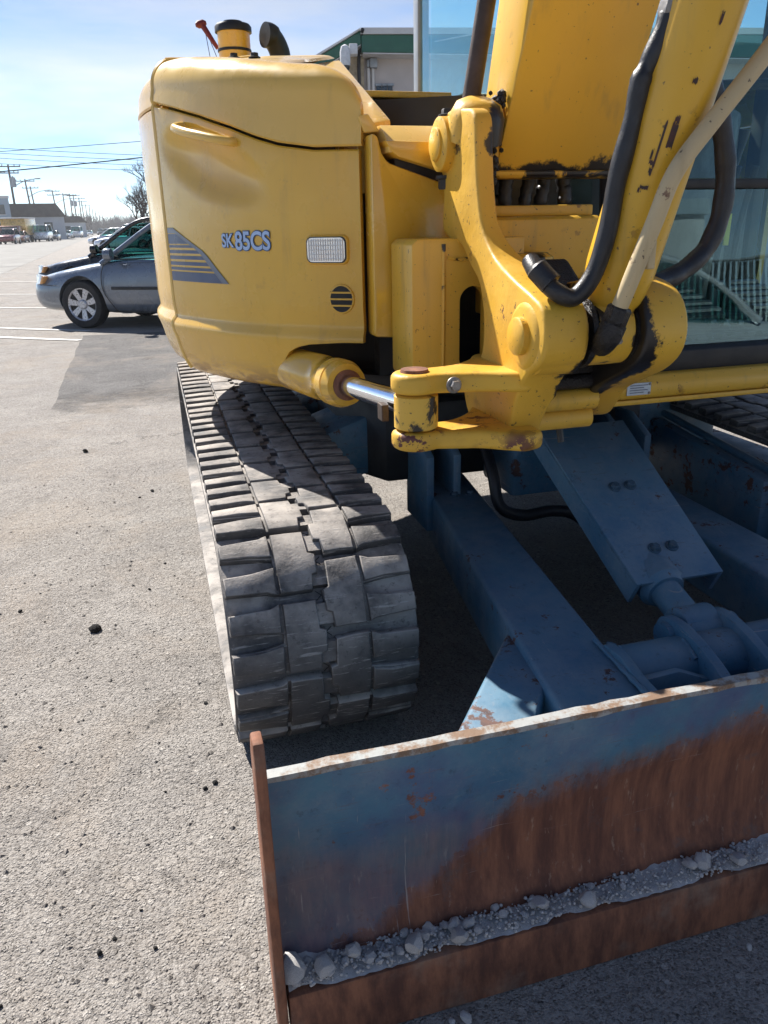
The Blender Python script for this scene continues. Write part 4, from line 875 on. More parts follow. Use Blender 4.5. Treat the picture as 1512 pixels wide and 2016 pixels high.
def band(z0, z1, pl, prf, r, mat, name):
    bm = B(); rows = []
    for z in (z0, (z0+z1)/2, z1): rows.append([bm.verts.new(cyl(pl+(prf(z)-pl)*k/10, r+flat(pl+(prf(z)-pl)*k/10), z)) for k in range(11)])
    for a, b in zip(rows, rows[1:]):
        for k in range(10): bm.faces.new((a[k], a[k+1], b[k+1], b[k]))
    return obj(name, bm, mat, panel, 0)
pR = lambda z: lerp_tab(z, [(1.130, 54.2), (1.215, 59.2), (1.285, 67.5)])
zz = [(1.131, 1.158, 0), (1.163, 1.171, 1), (1.177, 1.187, 1), (1.194, 1.204, 1), (1.211, 1.220, 1), (1.227, 1.234, 1), (1.238, 1.266, 0)]
for a, b, s in zz: band(a, b, 69.2, lambda z: pR(z)+1.35, 1.2522, 'decalblue', 'stripe_decal')
for a, b in ((1.131, 1.16), (1.16, 1.19), (1.19, 1.22), (1.22, 1.25), (1.25, 1.2835)):
    bm = B(); q = [[bm.verts.new(cyl(pR(z)+1.3*(1-k/2), 1.2524+flat(pR(z)+1.3*(1-k/2)), z)) for k in range(3)] for z in (a, (a+b)/2, b)]
    for r0, r1 in zip(q, q[1:]):
        for k in range(2): bm.faces.new((r0[k], r0[k+1], r1[k+1], r1[k]))
    obj('stripe_border', bm, 'decalgrey', panel, 0)
band(1.268, 1.2835, 69.2, lambda z: pR(z)+1.2, 1.2523, 'decalgrey', 'stripe_border')
# work lamp and vent
def pframe(phi, r, z):
    n = (cyl(phi, 1, 0)-cyl(phi, 0, 0)).normalized(); t = Vector((n.y, -n.x, 0)); t = t if t.x > 0 else -t; c = cyl(phi, r, z); return lambda a, b, h_: c+t*a+Vector((0, 0, 1))*b+n*h_
F = pframe(38.6, 1.252, 1.222); rr = rrect(-.0545, .0545, -.0305, .0305, .014)
def ringhull(pa, pb, mat, name, parent, bev=0): bm = add_hull(B(), pa, pb); bmesh.ops.recalc_face_normals(bm, faces=bm.faces[:]); return obj(name, bm, mat, parent, 40, bev)
lamp = ringhull([F(a*1.16, b*1.26, -.012) for a, b in rr], [F(a*1.09, b*1.14, .0055) for a, b in rr], 'yellow', 'headlight', ex, .003)
ringhull([F(a*1.05, b*1.07, -.01) for a, b in rr], [F(a*1.04, b*1.05, .0066) for a, b in rr], 'black', 'gasket', lamp)
ringhull([F(a, b, 0) for a, b in rr], [F(a*.98, b*.97, .0085) for a, b in rr], 'reflector', 'lens', lamp)
bm = B()
for k in range(15):
    a = -.048+k*.00685; wv = .0022 if abs(k-7) > 3 else .0014
    hb_ = .0265
    add_hull(bm, [F(a-wv, -hb_, .0086), F(a+wv, -hb_, .0086), F(a+wv, hb_, .0086), F(a-wv, hb_, .0086)], [F(a-wv*.3, -hb_, .0112), F(a+wv*.3, -hb_, .0112), F(a+wv*.3, hb_, .0112), F(a-wv*.3, hb_, .0112)])
bmesh.ops.recalc_face_normals(bm, faces=bm.faces[:]); obj('lens_rib', bm, 'lens', lamp, 0)
bm = B()
for k in range(5):
    b = -.022+k*.011; add_hull(bm, [F(-.05, b-.0012, .0088), F(.05, b-.0012, .0088), F(.05, b+.0012, .0088), F(-.05, b+.0012, .0088)], [F(-.05, b-.0004, .0106), F(.05, b-.0004, .0106), F(.05, b+.0004, .0106), F(-.05, b+.0004, .0106)])
bmesh.ops.recalc_face_normals(bm, faces=bm.faces[:]); obj('lens_rib', bm, 'lens', lamp, 0)
F = pframe(36.95, 1.251, 1.100); cr_ = [(.031*cos(2*pi*k/28), .033*sin(2*pi*k/28)) for k in range(28)]
vent = ringhull([F(a*1.22, b*1.22, -.01) for a, b in cr_], [F(a*1.13, b*1.13, .0035) for a, b in cr_], 'yellow', 'vent', ex, .001)
ringhull([F(a, b, 0) for a, b in cr_], [F(a, b, .0045) for a, b in cr_], 'mesh', 'vent_hole', vent)
for b in (-.0165, .0, .0165): obj('vent_slat', add_hull(B(), [F(-.031, b-.003, .002), F(.031, b-.003, .002), F(.031, b+.003, .002), F(-.031, b+.003, .002)], [F(-.031, b-.002, .0075), F(.031, b-.002, .0075), F(.031, b+.002, .0075), F(-.031, b+.002, .0075)]), 'yellow', vent, 0)
# swing cylinder
e = Vector((.500, 1.505, .924)); b0 = Vector((.385, 2.15, .896)); d = (b0-e).normalized(); L0 = (b0-e).length; BE = .355
sc = obj('swing_cylinder', lathe([(BE, .030), (BE+.004, .052), (BE+.03, .060), (BE+.034, .054), (BE+.04, .060), (BE+.07, .061), (BE+.075, .057), (BE+.16, .057), (BE+.165, .060), (BE+.5, .060)], e, d, 36), 'yellow', ex)
obj('rod', tube([e+d*.03, e+d*((BE+.01))], .0255, 28), 'chrome', sc); obj('wiper_seal', lathe([((BE-.012), .029), ((BE-.004), .038), ((BE+.005), .038)], e, d, 28), 'brownpin', sc)
obj('rod_clip', box((.440, 1.555, .884), (.456, 1.59, .920)), 'rod', sc, 0, .002)
# front wall right of the lamp panel
obj('front_panel', prism([(.538, 1.008), (.538, 1.484), (.556, 1.478), (.566, 1.440), (.580, 1.420), (.72, 1.374), (.86, 1.35), (.86, .95), (.655, .93), (.648, .965), (.632, .992), (.60, 1.004)], 'y', 1.945, 2.02), 'yellow', ex, 30, .008, )
obj('panel_post', prism([(.535, 1.488), (.520, 1.525), (.545, 1.53), (.575, 1.49)], 'y', 1.99, 2.15), 'yhood', ex, 30, .004)
tcv = obj('top_cover', prism([(.567, 1.466), (.90, 1.460), (.90, 1.40), (.72, 1.398), (.60, 1.430), (.582, 1.442)], 'y', 1.925, 2.35), 'yellow', ex, 30, .004)
obj('cover_chamfer', prism([(1.927, 1.462), (2.0, 1.506), (2.34, 1.508), (2.34, 1.44), (1.927, 1.44)], 'x', .575, .89), 'yhood', tcv, 30, .003)
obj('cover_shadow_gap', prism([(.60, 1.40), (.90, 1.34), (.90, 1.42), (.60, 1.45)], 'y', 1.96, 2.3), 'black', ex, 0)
pv = [Vector(q) for q in ((.525, 2.02, 1.508), (.632, 2.09, 1.530), (.652, 2.70, 1.770), (.560, 2.62, 1.745))]
bm = add_hull(B(), pv, [q-Vector((0, 0, .16)) for q in pv]); bmesh.ops.recalc_face_normals(bm, faces=bm.faces[:]); obj('hood_slope', bm, 'yhood', ex, 30, .008)
obj('inner_wall', box((.62, 2.2, .86), (1.10, 2.26, 1.44)), 'black', ex, 0)
# mounting post with the oval hole
post = obj('mount_post', prism([(.578, .93), (.578, 1.235), (.592, 1.247), (.86, 1.247), (.86, .90), (.60, .90)], 'y', 1.765, 1.93), 'ybar', ex, 30, .004)
hole = [(.732+.035*cos(2*pi*k/32), 1.04+(.065 if sin(2*pi*k/32) > 0 else -.065)+.035*sin(2*pi*k/32)) for k in range(32)]
cb_ = prism(hole, 'y', 1.6, 1.99); boolean(post, [link('cut', mesh_of('cut', cb_, 0), 'black'), link('cut', mesh_of('cut', box((.655, 1.802, .925), (.845, 1.99, 1.175)), 0), 'black')])
obj('weld_seam', tube([(.655, 1.764, .94), (.656, 1.764, 1.1), (.655, 1.764, 1.235)], .005, 6), 'yworn', post); obj('weld_seam', tube([(.664, 1.764, 1.205), (.70, 1.764, 1.200), (.74, 1.764, 1.203)], .005, 6), 'yworn', post)
obj('hole_shade_back', box((.656, 1.915, .926), (.844, 1.940, 1.174)), 'black', post, 0)  # black backing stands in for the shade inside the oval hole
# ---- swing bracket
ol = [(1.745, 1.512), (1.80, 1.520), (1.868, 1.512), (1.912, 1.487), (1.922, 1.452), (1.908, 1.412), (1.872, 1.385), (1.862, 1.34), (1.868, 1.297), (1.862, 1.262), (1.80, 1.240), (1.746, 1.232), (1.688, 1.190), (1.632, 1.150), (1.607, 1.08), (1.612, 1.01), (1.652, .974), (1.712, .948), (1.715, .90), (1.68, .85), (1.60, .826), (1.525, .824), (1.462, .838), (1.448, .88), (1.432, .935), (1.392, .988), (1.342, 1.018), (1.318, 1.050), (1.316, 1.092), (1.338, 1.130), (1.395, 1.152), (1.46, 1.172), (1.552, 1.208), (1.618, 1.258), (1.652, 1.335), (1.668, 1.42), (1.676, 1.480), (1.700, 1.505)]
sm = loop_spline([Vector((a, b, 0)) for a, b in ol], 3)
def cheek(x0, sgn, pts, name, thick):
    bm = B(); out = [Vector((x0-sgn*.0, p.x, p.y)) for p in pts]; inn = [Vector((x0+sgn*thick(p.x, p.y), p.x, p.y)) for p in pts]
    add_hull(bm, out, inn); bmesh.ops.recalc_face_normals(bm, faces=bm.faces[:])
    fs = [f for f in bm.faces if len(f.verts) > 6]; es = list({e_ for f in fs for e_ in f.edges})
    bmesh.ops.bevel(bm, geom=es, offset=.008, segments=3, profile=.5, affect='EDGES', clamp_overlap=True)
    bmesh.ops.triangulate(bm, faces=[f for f in bm.faces if len(f.verts) > 6]); return obj(name, bm, 'ycast', ex, 35)
tk = lambda y, z: .042+.050*ss(z, 1.30, 1.12)-.02*ss(z, .95, .86)
br = cheek(.690, 1, sm, 'swing_bracket', tk)
obj('boom_pin_boss', lathe([(-.002, .03), (0, .050), (.004, .058), (.085, .060), (.105, .056)], (.667, 1.845, 1.450), (1, 0, 0), 32), 'ycast', br); obj('boom_pin', lathe([(0, .036), (-.006, .036), (-.009, .031)], (.667, 1.845, 1.450), (1, 0, 0), 28), 'ycast', br)
obj('boss_cap', lathe([(0, .064), (.05, .062), (.075, .050), (.085, .03)], (.74, 1.80, 1.455), (0, -.35, 1), 24), 'ycast', br)
obj('cylinder_pin_boss', lathe([(0, .052), (.004, .062), (.02, .078), (.10, .080), (.105, .074)], (.684, 1.402, 1.070), (1, 0, 0), 36), 'ycast', br); obj('cylinder_pin', lathe([(0, .037), (-.012, .037), (-.016, .032)], (.684, 1.402, 1.070), (1, 0, 0), 32), 'ycast', br)
# yoke reaching to the swing cylinder
def yoke(z0, z1, name, big):
    c = Vector((.500, 1.505)); o_ = [c+Vector((cos(a), sin(a)))*.052 for a in [RAD(x) for x in range(75, 290, 12)]]
    o_ += spline([Vector(q) for q in ((.535, 1.464, 0), (.575, 1.452, 0), (.62, 1.438, 0), (.66, 1.408, 0), (.70, 1.385, 0), (.745, 1.40, 0))], 3) if big else spline([Vector(q) for q in ((.535, 1.464, 0), (.58, 1.455, 0), (.63, 1.44, 0), (.70, 1.41, 0), (.745, 1.43, 0))], 3)
    o_ += spline([Vector(q) for q in ((.75, 1.66, 0), (.70, 1.68, 0), (.66, 1.62, 0), (.60, 1.565, 0), (.535, 1.55, 0))], 3)
    return obj(name, prism([(p[0], p[1]) for p in o_], 'z', z0, z1), 'ycast', br, 35, .013, 4)
yoke(.954, .996, 'upper_yoke', 0); yoke(.836, .876, 'lower_yoke', 1)
obj('rod_eye', lathe([(.878, .040), (.882, .046), (.948, .046), (.952, .040)], (.500, 1.505, 0), (0, 0, 1), 32), 'yworn', br)
obj('pin_cap', lathe([(.996, .030), (1.002, .028), (1.003, .0)], (.497, 1.505, 0), (0, 0, 1), 28), 'brownpin', br)
obj('yoke_bolt', hexbolt((.560, 1.445, .975), (.1, -1, 0), .0115, .014), 'steel', br); obj('post_bolt', hexbolt((.690, 1.86, 1.385), (0, 0, -1), .013, .03), 'dark', br)
obj('eye_bolt', hexbolt((.70, 1.86, 1.510), (0, 0, 1), .016, .016), 'dark', br)
# right cheek
olr = [(1.60, 1.155), (1.46, 1.172), (1.36, 1.150), (1.318, 1.10), (1.318, 1.04), (1.36, .995), (1.44, .955), (1.50, .925), (1.535, .885), (1.57, .852), (1.63, .845), (1.68, .87), (1.72, .96), (1.74, 1.06), (1.70, 1.13)]
cr2 = cheek(1.000, -1, loop_spline([Vector((a, b, 0)) for a, b in olr], 4), 'bracket_cheek', lambda y, z: .095-.03*ss(z, .95, .86))
obj('pin_end', lathe([(0, .05), (.012, .048), (.014, .0)], (1.0, 1.402, 1.070), (1, 0, 0), 28), 'brownpin', cr2)
obj('bracket_web', prism([(1.60, .86), (1.60, 1.12), (1.72, 1.20), (1.72, .86)], 'x', .74, .95), 'grease', br, 30, .01)
obj('bracket_web', prism([(1.50, .965), (1.50, 1.0), (1.60, 1.0), (1.60, .965)], 'x', .76, .93), 'grease', br, 30, .008)
for y, z, r, mm in ((1.525, .905, .024, 'yworn'), (1.545, .858, .024, 'yworn'), (1.515, .948, .018, 'grease')): obj('cross_bar', tube([(.73, y, z), (.93, y, z)], r, 16), mm, br)
obj('drain_stub', tube([(.865, 1.56, .84), (.868, 1.55, .80)], .008, 8), 'black', br)
# swing post behind the bracket
obj('swing_post', lathe([(.86, .07), (.87, .085), (1.20, .085), (1.21, .07)], (.86, 1.80, 0), (0, 0, 1), 28), 'ygrease', ex)
cp = obj('cross_piece', prism([(1.84, 1.14), (1.835, 1.15), (1.83, 1.285), (1.845, 1.292), (1.96, 1.292), (1.96, 1.14)], 'x', .79, 1.10), 'ybar', ex, 30, .006)
obj('cross_lip', box((.79, 1.875, 1.292), (1.10, 1.95, 1.318)), 'ybar', cp, 30, .004); obj('cross_foot', prism([(1.845, 1.06), (1.835, 1.139), (1.96, 1.139), (1.96, 1.06)], 'x', .80, 1.09), 'ybar', cp, 30, .006)
for x, r in ((.826, .013), (.874, .017), (.925, .016), (.966, .017), (1.03, .018)):
    random.seed(int(x*1000)); pts = [(x+random.uniform(-.003, .003)+.006*sin(k*1.1+x*30), 1.905+random.uniform(-.003, .003), 1.25+.03*k) for k in range(8)]
    obj('hose', tube(spline(pts, 4), [r*(1+.10*((k*7) % 3-1)) for k in range(29)], 12), 'hose', ex)
# ---- boom
lean, drift = -.30, .10
def bpt(x, y, z): return Vector((x+drift*(z-1.39), y+lean*(z-1.39), z))
ring0 = [bpt(.795, 1.80, 1.385), bpt(1.095, 1.80, 1.385), bpt(1.095, 1.93, 1.42), bpt(.795, 1.93, 1.42)]
ring1 = [bpt(.795, 1.80, 1.75), bpt(1.095, 1.80, 1.75), bpt(1.095, 2.00, 1.75), bpt(.795, 2.00, 1.75)]; ring2 = [bpt(.795, 1.80, 2.7), bpt(1.095, 1.80, 2.7), bpt(1.095, 2.14, 2.7), bpt(.795, 2.14, 2.7)]
bm = B(); V = [[bm.verts.new(p) for p in r] for r in (ring0, ring1, ring2)]
for a, b in zip(V, V[1:]):
    for k in range(4): bm.faces.new((a[k], a[(k+1) % 4], b[(k+1) % 4], b[k]))
bm.faces.new(V[0][::-1]); bm.faces.new(V[-1]); bmesh.ops.recalc_face_normals(bm, faces=bm.faces[:]); boom = obj('boom', bm, 'yboom' if 'yboom' in MT else 'yworn', ex, 30, .006)
obj('boom_foot', tube([(.775, 1.845, 1.430), (1.12, 1.845, 1.430)], .052, 28), 'ygrease', boom); obj('grease_band', prism([(1.79, 1.374), (1.782, 1.390), (1.86, 1.40), (1.90, 1.378)], 'x', .785, 1.10), 'ygrease', boom, 30, .008)
random.seed(6); bm = B()
for k in range(110):
    c = Vector((.776+random.uniform(-.014, .022), 1.80+random.uniform(-.035, .035), 1.36+random.uniform(0, .19))); r = random.uniform(.005, .013); bmesh.ops.create_icosphere(bm, subdivisions=1, radius=r, matrix=Matrix.Translation(c))
obj('grease_clump', bm, 'grease', boom, 60)
obj('steel_rod', tube([(.735, 1.83, 1.49), (.772, 1.80, 1.78), (.82, 1.74, 2.3)], .0205, 16), 'rod', ex)
# ---- boom cylinder
c0, c1 = Vector((.858, 1.402, 1.07)), Vector((.932, 1.278, 1.62)); dcy = (c1-c0).normalized()
bcy = obj('boom_cylinder', lathe([(.055, .050), (.075, .060), (.12, .0655), (.13, .0665), (1.3, .0675)], c0, dcy, 40), 'ycyl', ex)
obj('cylinder_foot', lathe([(-.042, .05), (-.038, .066), (.038, .066), (.042, .05)], c0, (1, 0, 0), 32), 'ygrease', bcy); obj('foot_neck', lathe([(-.01, .045), (.06, .052), (.10, .05)], c0, dcy, 24), 'ycyl', bcy)
obj('grease_nipple', hexbolt(c0+Vector((0, -.066, -.01)), (0, -1, -.1), .006, .010), 'steel', bcy)
obj('grease_collar', lathe([(-.058, .060), (-.055, .070), (-.044, .070), (-.042, .060)], c0, (1, 0, 0), 28), 'grease', bcy); obj('grease_collar', lathe([(.042, .060), (.044, .067), (.052, .066), (.054, .06)], c0, (1, 0, 0), 28), 'grease', bcy)
# scuffs worn through the cylinder paint
u_, v_ = frame_of(dcy)
fr_ = (Vector((0, -1, 0))-dcy*dcy.dot(Vector((0, -1, 0)))).normalized(); sd_ = dcy.cross(fr_); sd_ = sd_ if sd_.x > 0 else -sd_
def scuff(cells):
    bm = B()
    for s0, s1, a0, a1 in cells:
        rows = []
        for k in range(9):
            a = RAD(a0+(a1-a0)*k/8-36); jt = min(.004, (s1-s0)*.3); rows.append([bm.verts.new(c0+dcy*(s+random.uniform(-jt, jt))+(fr_*cos(a)+sd_*sin(a))*.0685) for s in (s0, s1)])
        for p, q in zip(rows, rows[1:]): bm.faces.new((p[0], q[0], q[1], p[1]))
    obj('scuff', bm, 'scuffm', bcy, 0)
n = N('scuff', .6); n.done(n.mix(n.rng(n.noise(70, 4), .35, .6), (.07, .025, .02), (.035, .02, .02)), .6); MT['scuffm'] = n.m
scuff([(.345, .385, 12, 21), (.385, .395, 13, 20)]); scuff([(.310, .385, 2, 5), (.315, .322, -4, 4), (.322, .338, -5, -2), (.300, .312, -1, 4)]); scuff([(.275, .281, -6, 6), (.268, .276, -8, -5)]); scuff([(.445, .453, 20, 27)]); scuff([(.53, .548, 30, 34)]); scuff([(.60, .66, 22, 25), (.635, .67, 26, 29)])
# hoses and pipe along the cylinder
hz = obj('pressure_hose', tube(spline([(.874, 1.288, 1.600), (.866, 1.29, 1.575), (.852, 1.30, 1.53), (.840, 1.305, 1.50), (.833, 1.31, 1.44), (.818, 1.32, 1.345), (.810, 1.325, 1.26), (.790, 1.33, 1.185), (.757, 1.335, 1.146), (.722, 1.34, 1.156), (.70, 1.37, 1.185), (.70, 1.41, 1.21)], 8), [.0172+.0011*sin(k*.55)*(1 if k < 40 else .3)+(.0015 if k in (22, 23, 24) else 0) for k in range(89)], 14), 'hose', ex)
obj('hose_fitting', lathe([(0, .021), (.005, .023), (.03, .023), (.034, .017), (.07, .016)], (.874, 1.288, 1.592), (.22, -.08, 1), 6), 'steel', hz); obj('hose_fitting', lathe([(0, .022), (.04, .022), (.045, .016)], (.712, 1.345, 1.170), (-.5, .55, .7), 12), 'hose', hz)
pp_ = obj('steel_pipe', tube(spline([(1.20, 1.21, 1.77), (1.032, 1.225, 1.548), (.937, 1.232, 1.432), (.880, 1.240, 1.354), (.853, 1.248, 1.272), (.828, 1.262, 1.182), (.817, 1.275, 1.132)], 8), .0155, 14), 'pipe', ex)
obj('pipe_nut', lathe([(0, .020), (.004, .023), (.034, .023), (.038, .019)], (.811, 1.285, 1.095), (.25, -.2, 1), 6), 'grease', pp_); obj('elbow', tube(spline([(.814, 1.284, 1.10), (.808, 1.292, 1.075), (.822, 1.335, 1.055)], 5), .024, 14), 'grease', pp_); obj('pipe_clamp', box((.858, 1.262, 1.195), (.874, 1.29, 1.245)), 'pipe', pp_, 0, .003)
obj('loop_hose', tube(spline([(1.08, 1.50, 1.70), (1.115, 1.50, 1.565), (1.158, 1.50, 1.47), (1.186, 1.50, 1.378), (1.188, 1.50, 1.288), (1.156, 1.495, 1.216), (1.088, 1.48, 1.172), (1.02, 1.46, 1.155), (.96, 1.45, 1.15)], 8), [.0205+.0010*sin(k*.9) for k in range(65)], 14), 'hose', ex)
# ---- cab
cx0, cx1, cy0, cy1, cz0, cz1 = 1.15, 2.20, 1.85, 3.45, .885, 2.52
sill = obj('cab_sill', prism([(cy0-.012, .880), (cy0-.012, .938), (cy0+.004, .950), (cy0+.06, .950), (cy0+.06, .880)], 'x', cx0, cx1), 'black', ex, 30, .004)
beam = obj('cab_beam', prism([(1.80, .822), (1.792, .835), (1.792, .862), (1.812, .884), (1.95, .884), (1.95, .822)], 'x', 1.10, 2.30), 'ybar', ex, 30, .008)
obj('beam_lip', prism([(1.80, .806), (1.80, .820), (1.95, .820), (1.95, .806)], 'x', 1.10, 2.30), 'ybar', beam, 30, .003)
lab = obj('data_plate', box((1.19, 1.7885, .836), (1.262, 1.7915, .868)), 'label', beam, 0)
for k in range(4): obj('plate_text_line', box((1.198, 1.7875, .861-k*.0065), (1.252-(k % 2)*.012, 1.7884, .8635-k*.0065)), 'decalgrey', lab, 0)
for q in ((1.258, .864), (1.258, .840)): obj('rivet', lathe([(0, .004), (.002, .003)], (q[0], 1.7885, q[1]), (0, -1, 0), 10), 'steel', lab)
def pil(a, b, r, mat='black', name='cab_pillar'): return obj(name, tube([a, b], r, 8), mat, ex, 60)
pil((cx0+.02, cy0+.02, .94), (cx0+.06, cy0+.26, cz1), .028); pil((cx1-.02, cy0+.02, .94), (cx1-.06, cy0+.26, cz1), .03)
obj('cab_pillar', box((cx0-.004, cy1-.05, .9), (cx0+.045, cy1+.01, cz1)), 'greybox', ex, 30, .006); obj('cab_pillar', box((cx1-.05, cy1-.05, .9), (cx1, cy1+.01, cz1)), 'black', ex, 30, .006)  # first pillar pale grey: its sky reflection is put into the colour
obj('cab_pillar', box((cx1-.045, 2.55, .9), (cx1, 2.62, cz1)), 'black', ex, 30, .006)
obj('cab_roof', box((cx0-.02, cy0+.2, cz1), (cx1+.02, cy1+.04, cz1+.09)), 'yellow', ex, 30, .03)
bar = obj('window_bar', prism([(1.868, 1.351), (1.866, 1.376), (1.905, 1.376), (1.905, 1.351)], 'x', cx0+.03, cx1-.03), 'black', ex, 30, .004)
def pane(name, p, mat='cabglass'):
    bm = B(); p = [Vector(q) for q in p]; n = (p[1]-p[0]).cross(p[2]-p[0]).normalized()*.005; add_hull(bm, p, [q+n for q in p]); bmesh.ops.recalc_face_normals(bm, faces=bm.faces[:]); return obj(name, bm, mat, ex, 0)
pane('windscreen', [(cx0+.05, 1.855, .951), (cx1-.05, 1.855, .951), (cx1-.05, 1.885, 1.350), (cx0+.05, 1.885, 1.350)]); pane('windscreen', [(cx0+.05, 1.888, 1.377), (cx1-.05, 1.888, 1.377), (cx1-.07, 2.09, 2.50), (cx0+.07, 2.09, 2.50)])
pane('side_window', [(cx0+.012, 1.95, 1.02), (cx0+.012, 2.13, 2.48), (cx0+.012, 3.398, 2.48), (cx0+.012, 3.398, 1.02)]); pane('side_window', [(cx1-.02, 1.95, 1.02), (cx1-.02, 2.13, 2.48), (cx1-.02, 3.398, 2.48), (cx1-.02, 3.398, 1.02)]); pane('rear_window', [(cx0+.06, 3.42, 1.35), (cx1-.06, 3.42, 1.35), (cx1-.06, 3.42, 2.45), (cx0+.06, 3.42, 2.45)])
obj('cab_floor', box((cx0+.01, 1.92, .886), (cx1-.01, 3.42, .965)), 'dark', ex, 0); obj('cab_wall', box((cx0, 1.93, .887), (cx0+.03, 3.40, 1.02)), 'black', ex, 0); obj('cab_wall', box((cx0+.05, 3.39, .966), (cx1-.05, 3.41, 1.35)), 'black', ex, 0); obj('cab_wall', box((cx1-.03, 1.93, .887), (cx1, 3.40, 1.02)), 'black', ex, 0)
st = obj('seat', box((1.46, 2.55, 1.22), (1.94, 3.02, 1.36)), 'seat', ex, 40, .05); obj('backrest', prism([(2.98, 1.30), (2.95, 1.40), (3.08, 1.95), (3.16, 1.97), (3.2, 1.92), (3.12, 1.30)], 'x', 1.47, 1.93), 'seat', st, 40, .05); obj('seat_base', box((1.5, 2.6, .966), (1.9, 3.0, 1.219)), 'black', st, 40, .03)
for x in (1.33, 2.0):
    cs = obj('console', box((x-.06, 2.45, .966), (x+.07, 3.0, 1.40)), 'black', ex, 40, .04); obj('joystick', tube([(x, 2.5, 1.40), (x, 2.47, 1.50), (x, 2.46, 1.56)], [.012, .014, .024], 12), 'hose', cs)
rl = obj('control_lever', tube([(1.69, 2.15, .966), (1.69, 2.12, 1.25), (1.69, 2.08, 1.42)], .010, 10), 'dark', ex); rl2 = obj('control_lever', tube([(1.75, 2.15, .966), (1.75, 2.12, 1.25), (1.75, 2.08, 1.42)], .010, 10), 'dark', ex)
obj('lever_tag', box((1.683, 2.095, 1.20), (1.70, 2.10, 1.29)), 'yvest', rl, 0)
for x in (1.58, 1.86):
    pd = obj('foot_pedal', prism([(2.02, .995), (2.02, 1.005), (2.26, 1.085), (2.26, 1.073)], 'x', x-.085, x+.085), 'dark', ex, 0)
    for k in range(5): obj('tread_bar', prism([(2.04+.045*k, 1.013+.015*k), (2.04+.045*k, 1.021+.015*k), (2.055+.045*k, 1.026+.015*k), (2.055+.045*k, 1.018+.015*k)], 'x', x-.08, x+.08), 'steel', pd, 0)
for x in (1.69, 1.745):
    for y in (2.05, 2.11): obj('floor_bolt', hexbolt((x, y, .966), (0, 0, 1), .011, .012), 'steel', ex)
obj('guard_screen', tube(spline([(1.40, 2.05, 1.45), (1.40, 2.05, 1.60), (1.55, 2.05, 1.62), (2.0, 2.05, 1.62), (2.05, 2.05, 1.45)], 4), .014, 8), 'black', ex)
rc_ = obj('rear_cover', box((.74, 3.0, .9), (1.135, 3.3, 1.706)), 'black', ex, 30, .01); obj('cover_cap', box((.72, 2.98, 1.7065), (1.135, 3.45, 1.728)), 'yellow', rc_, 30, .004)

# ------------------------------------------------------------------ loose stones
def rock_mesh(seed, sub=2, jag=.32):
    random.seed(seed); bm = B(); bmesh.ops.create_icosphere(bm, subdivisions=sub, radius=1)
    dirs = [(Vector((random.gauss(0, 1), random.gauss(0, 1), random.gauss(0, 1))).normalized(), random.uniform(.55, .9)) for _ in range(9)]
    for v in bm.verts:
        for d_, k in dirs:
            q = v.co.dot(d_)
            if q > k: v.co -= d_*(q-k)
        v.co *= 1+random.uniform(-.03, .03)
        v.co.z *= .8
    return mesh_of('rock', bm, 25)
rocks = [rock_mesh(100+i) for i in range(7)]
for me in rocks: me.materials.append(None)
def rock(name, label, cat, p, s, mat, group, i):
    random.seed(i*13+5); o = bpy.data.objects.new(name, rocks[i % 7]); COL.objects.link(o); k = s*.5
    o.scale = (k*random.uniform(.85, 1.2), k*random.uniform(.8, 1.1), k*random.uniform(.75, 1)); o.rotation_euler = (random.uniform(-.4, .4), random.uniform(-.4, .4), random.uniform(0, 6.28)); o.location = (p[0], p[1], p[2]+k*(.55 if p[2] < .05 else .9)+(.004 if p[2] > .05 else 0))
    o.material_slots[0].link = 'OBJECT'; o.material_slots[0].material = MT[mat]; return tag(o, label, cat, group)
LED = .118
def led(u, v, y):  # point on the ledge for a photo column
    d_ = ROT@Vector((u-756, v-1008, FPX)); k = (LED-CAMP.z)/d_.z; return CAMP+d_*k
big = [(574, 1918, .034, 'largest grey stone at the left end of the blade ledge'), (640, 1912, .028, 'second big grey stone from the left end of the ledge'), (696, 1878, .024, 'pale stone lying high behind the left stone cluster'), (814, 1866, .030, 'round grey stone alone in the middle of the ledge'), (893, 1822, .020, 'upper grey stone of the small pile right of the middle'), (905, 1850, .026, 'lower grey stone of the small pile right of the middle'), (1063, 1782, .022, 'leftmost stone of the trio on the right of the ledge'), (1157, 1775, .024, 'round stone set in dust on the right half of the ledge'), (1355, 1705, .022, 'left stone of the pair near the right edge'), (1380, 1702, .026, 'right stone of the pair near the right edge'), (1450, 1697, .024, 'single stone close to the right edge on the ledge')]
for i, (u, v, s, lb) in enumerate(big):
    p = led(u, v+10, 0); p.y = max(.915, min(.945, p.y)); rock('stone', lb, 'stone', p, s*1.5, 'stone', 'stones on the blade ledge', i)
random.seed(31)
for i in range(70):
    x = random.choice((random.uniform(.09, .40), random.uniform(.09, .55), random.uniform(.1, 1.08))); rock('stone', 'small grey stone among the rubble on the blade ledge', 'stone', (x, random.uniform(.915, .955), LED+.001), random.choice((.010, .014, .018, .022)), 'stone', 'small stones on the blade ledge', 40+i); random.seed(500+i)
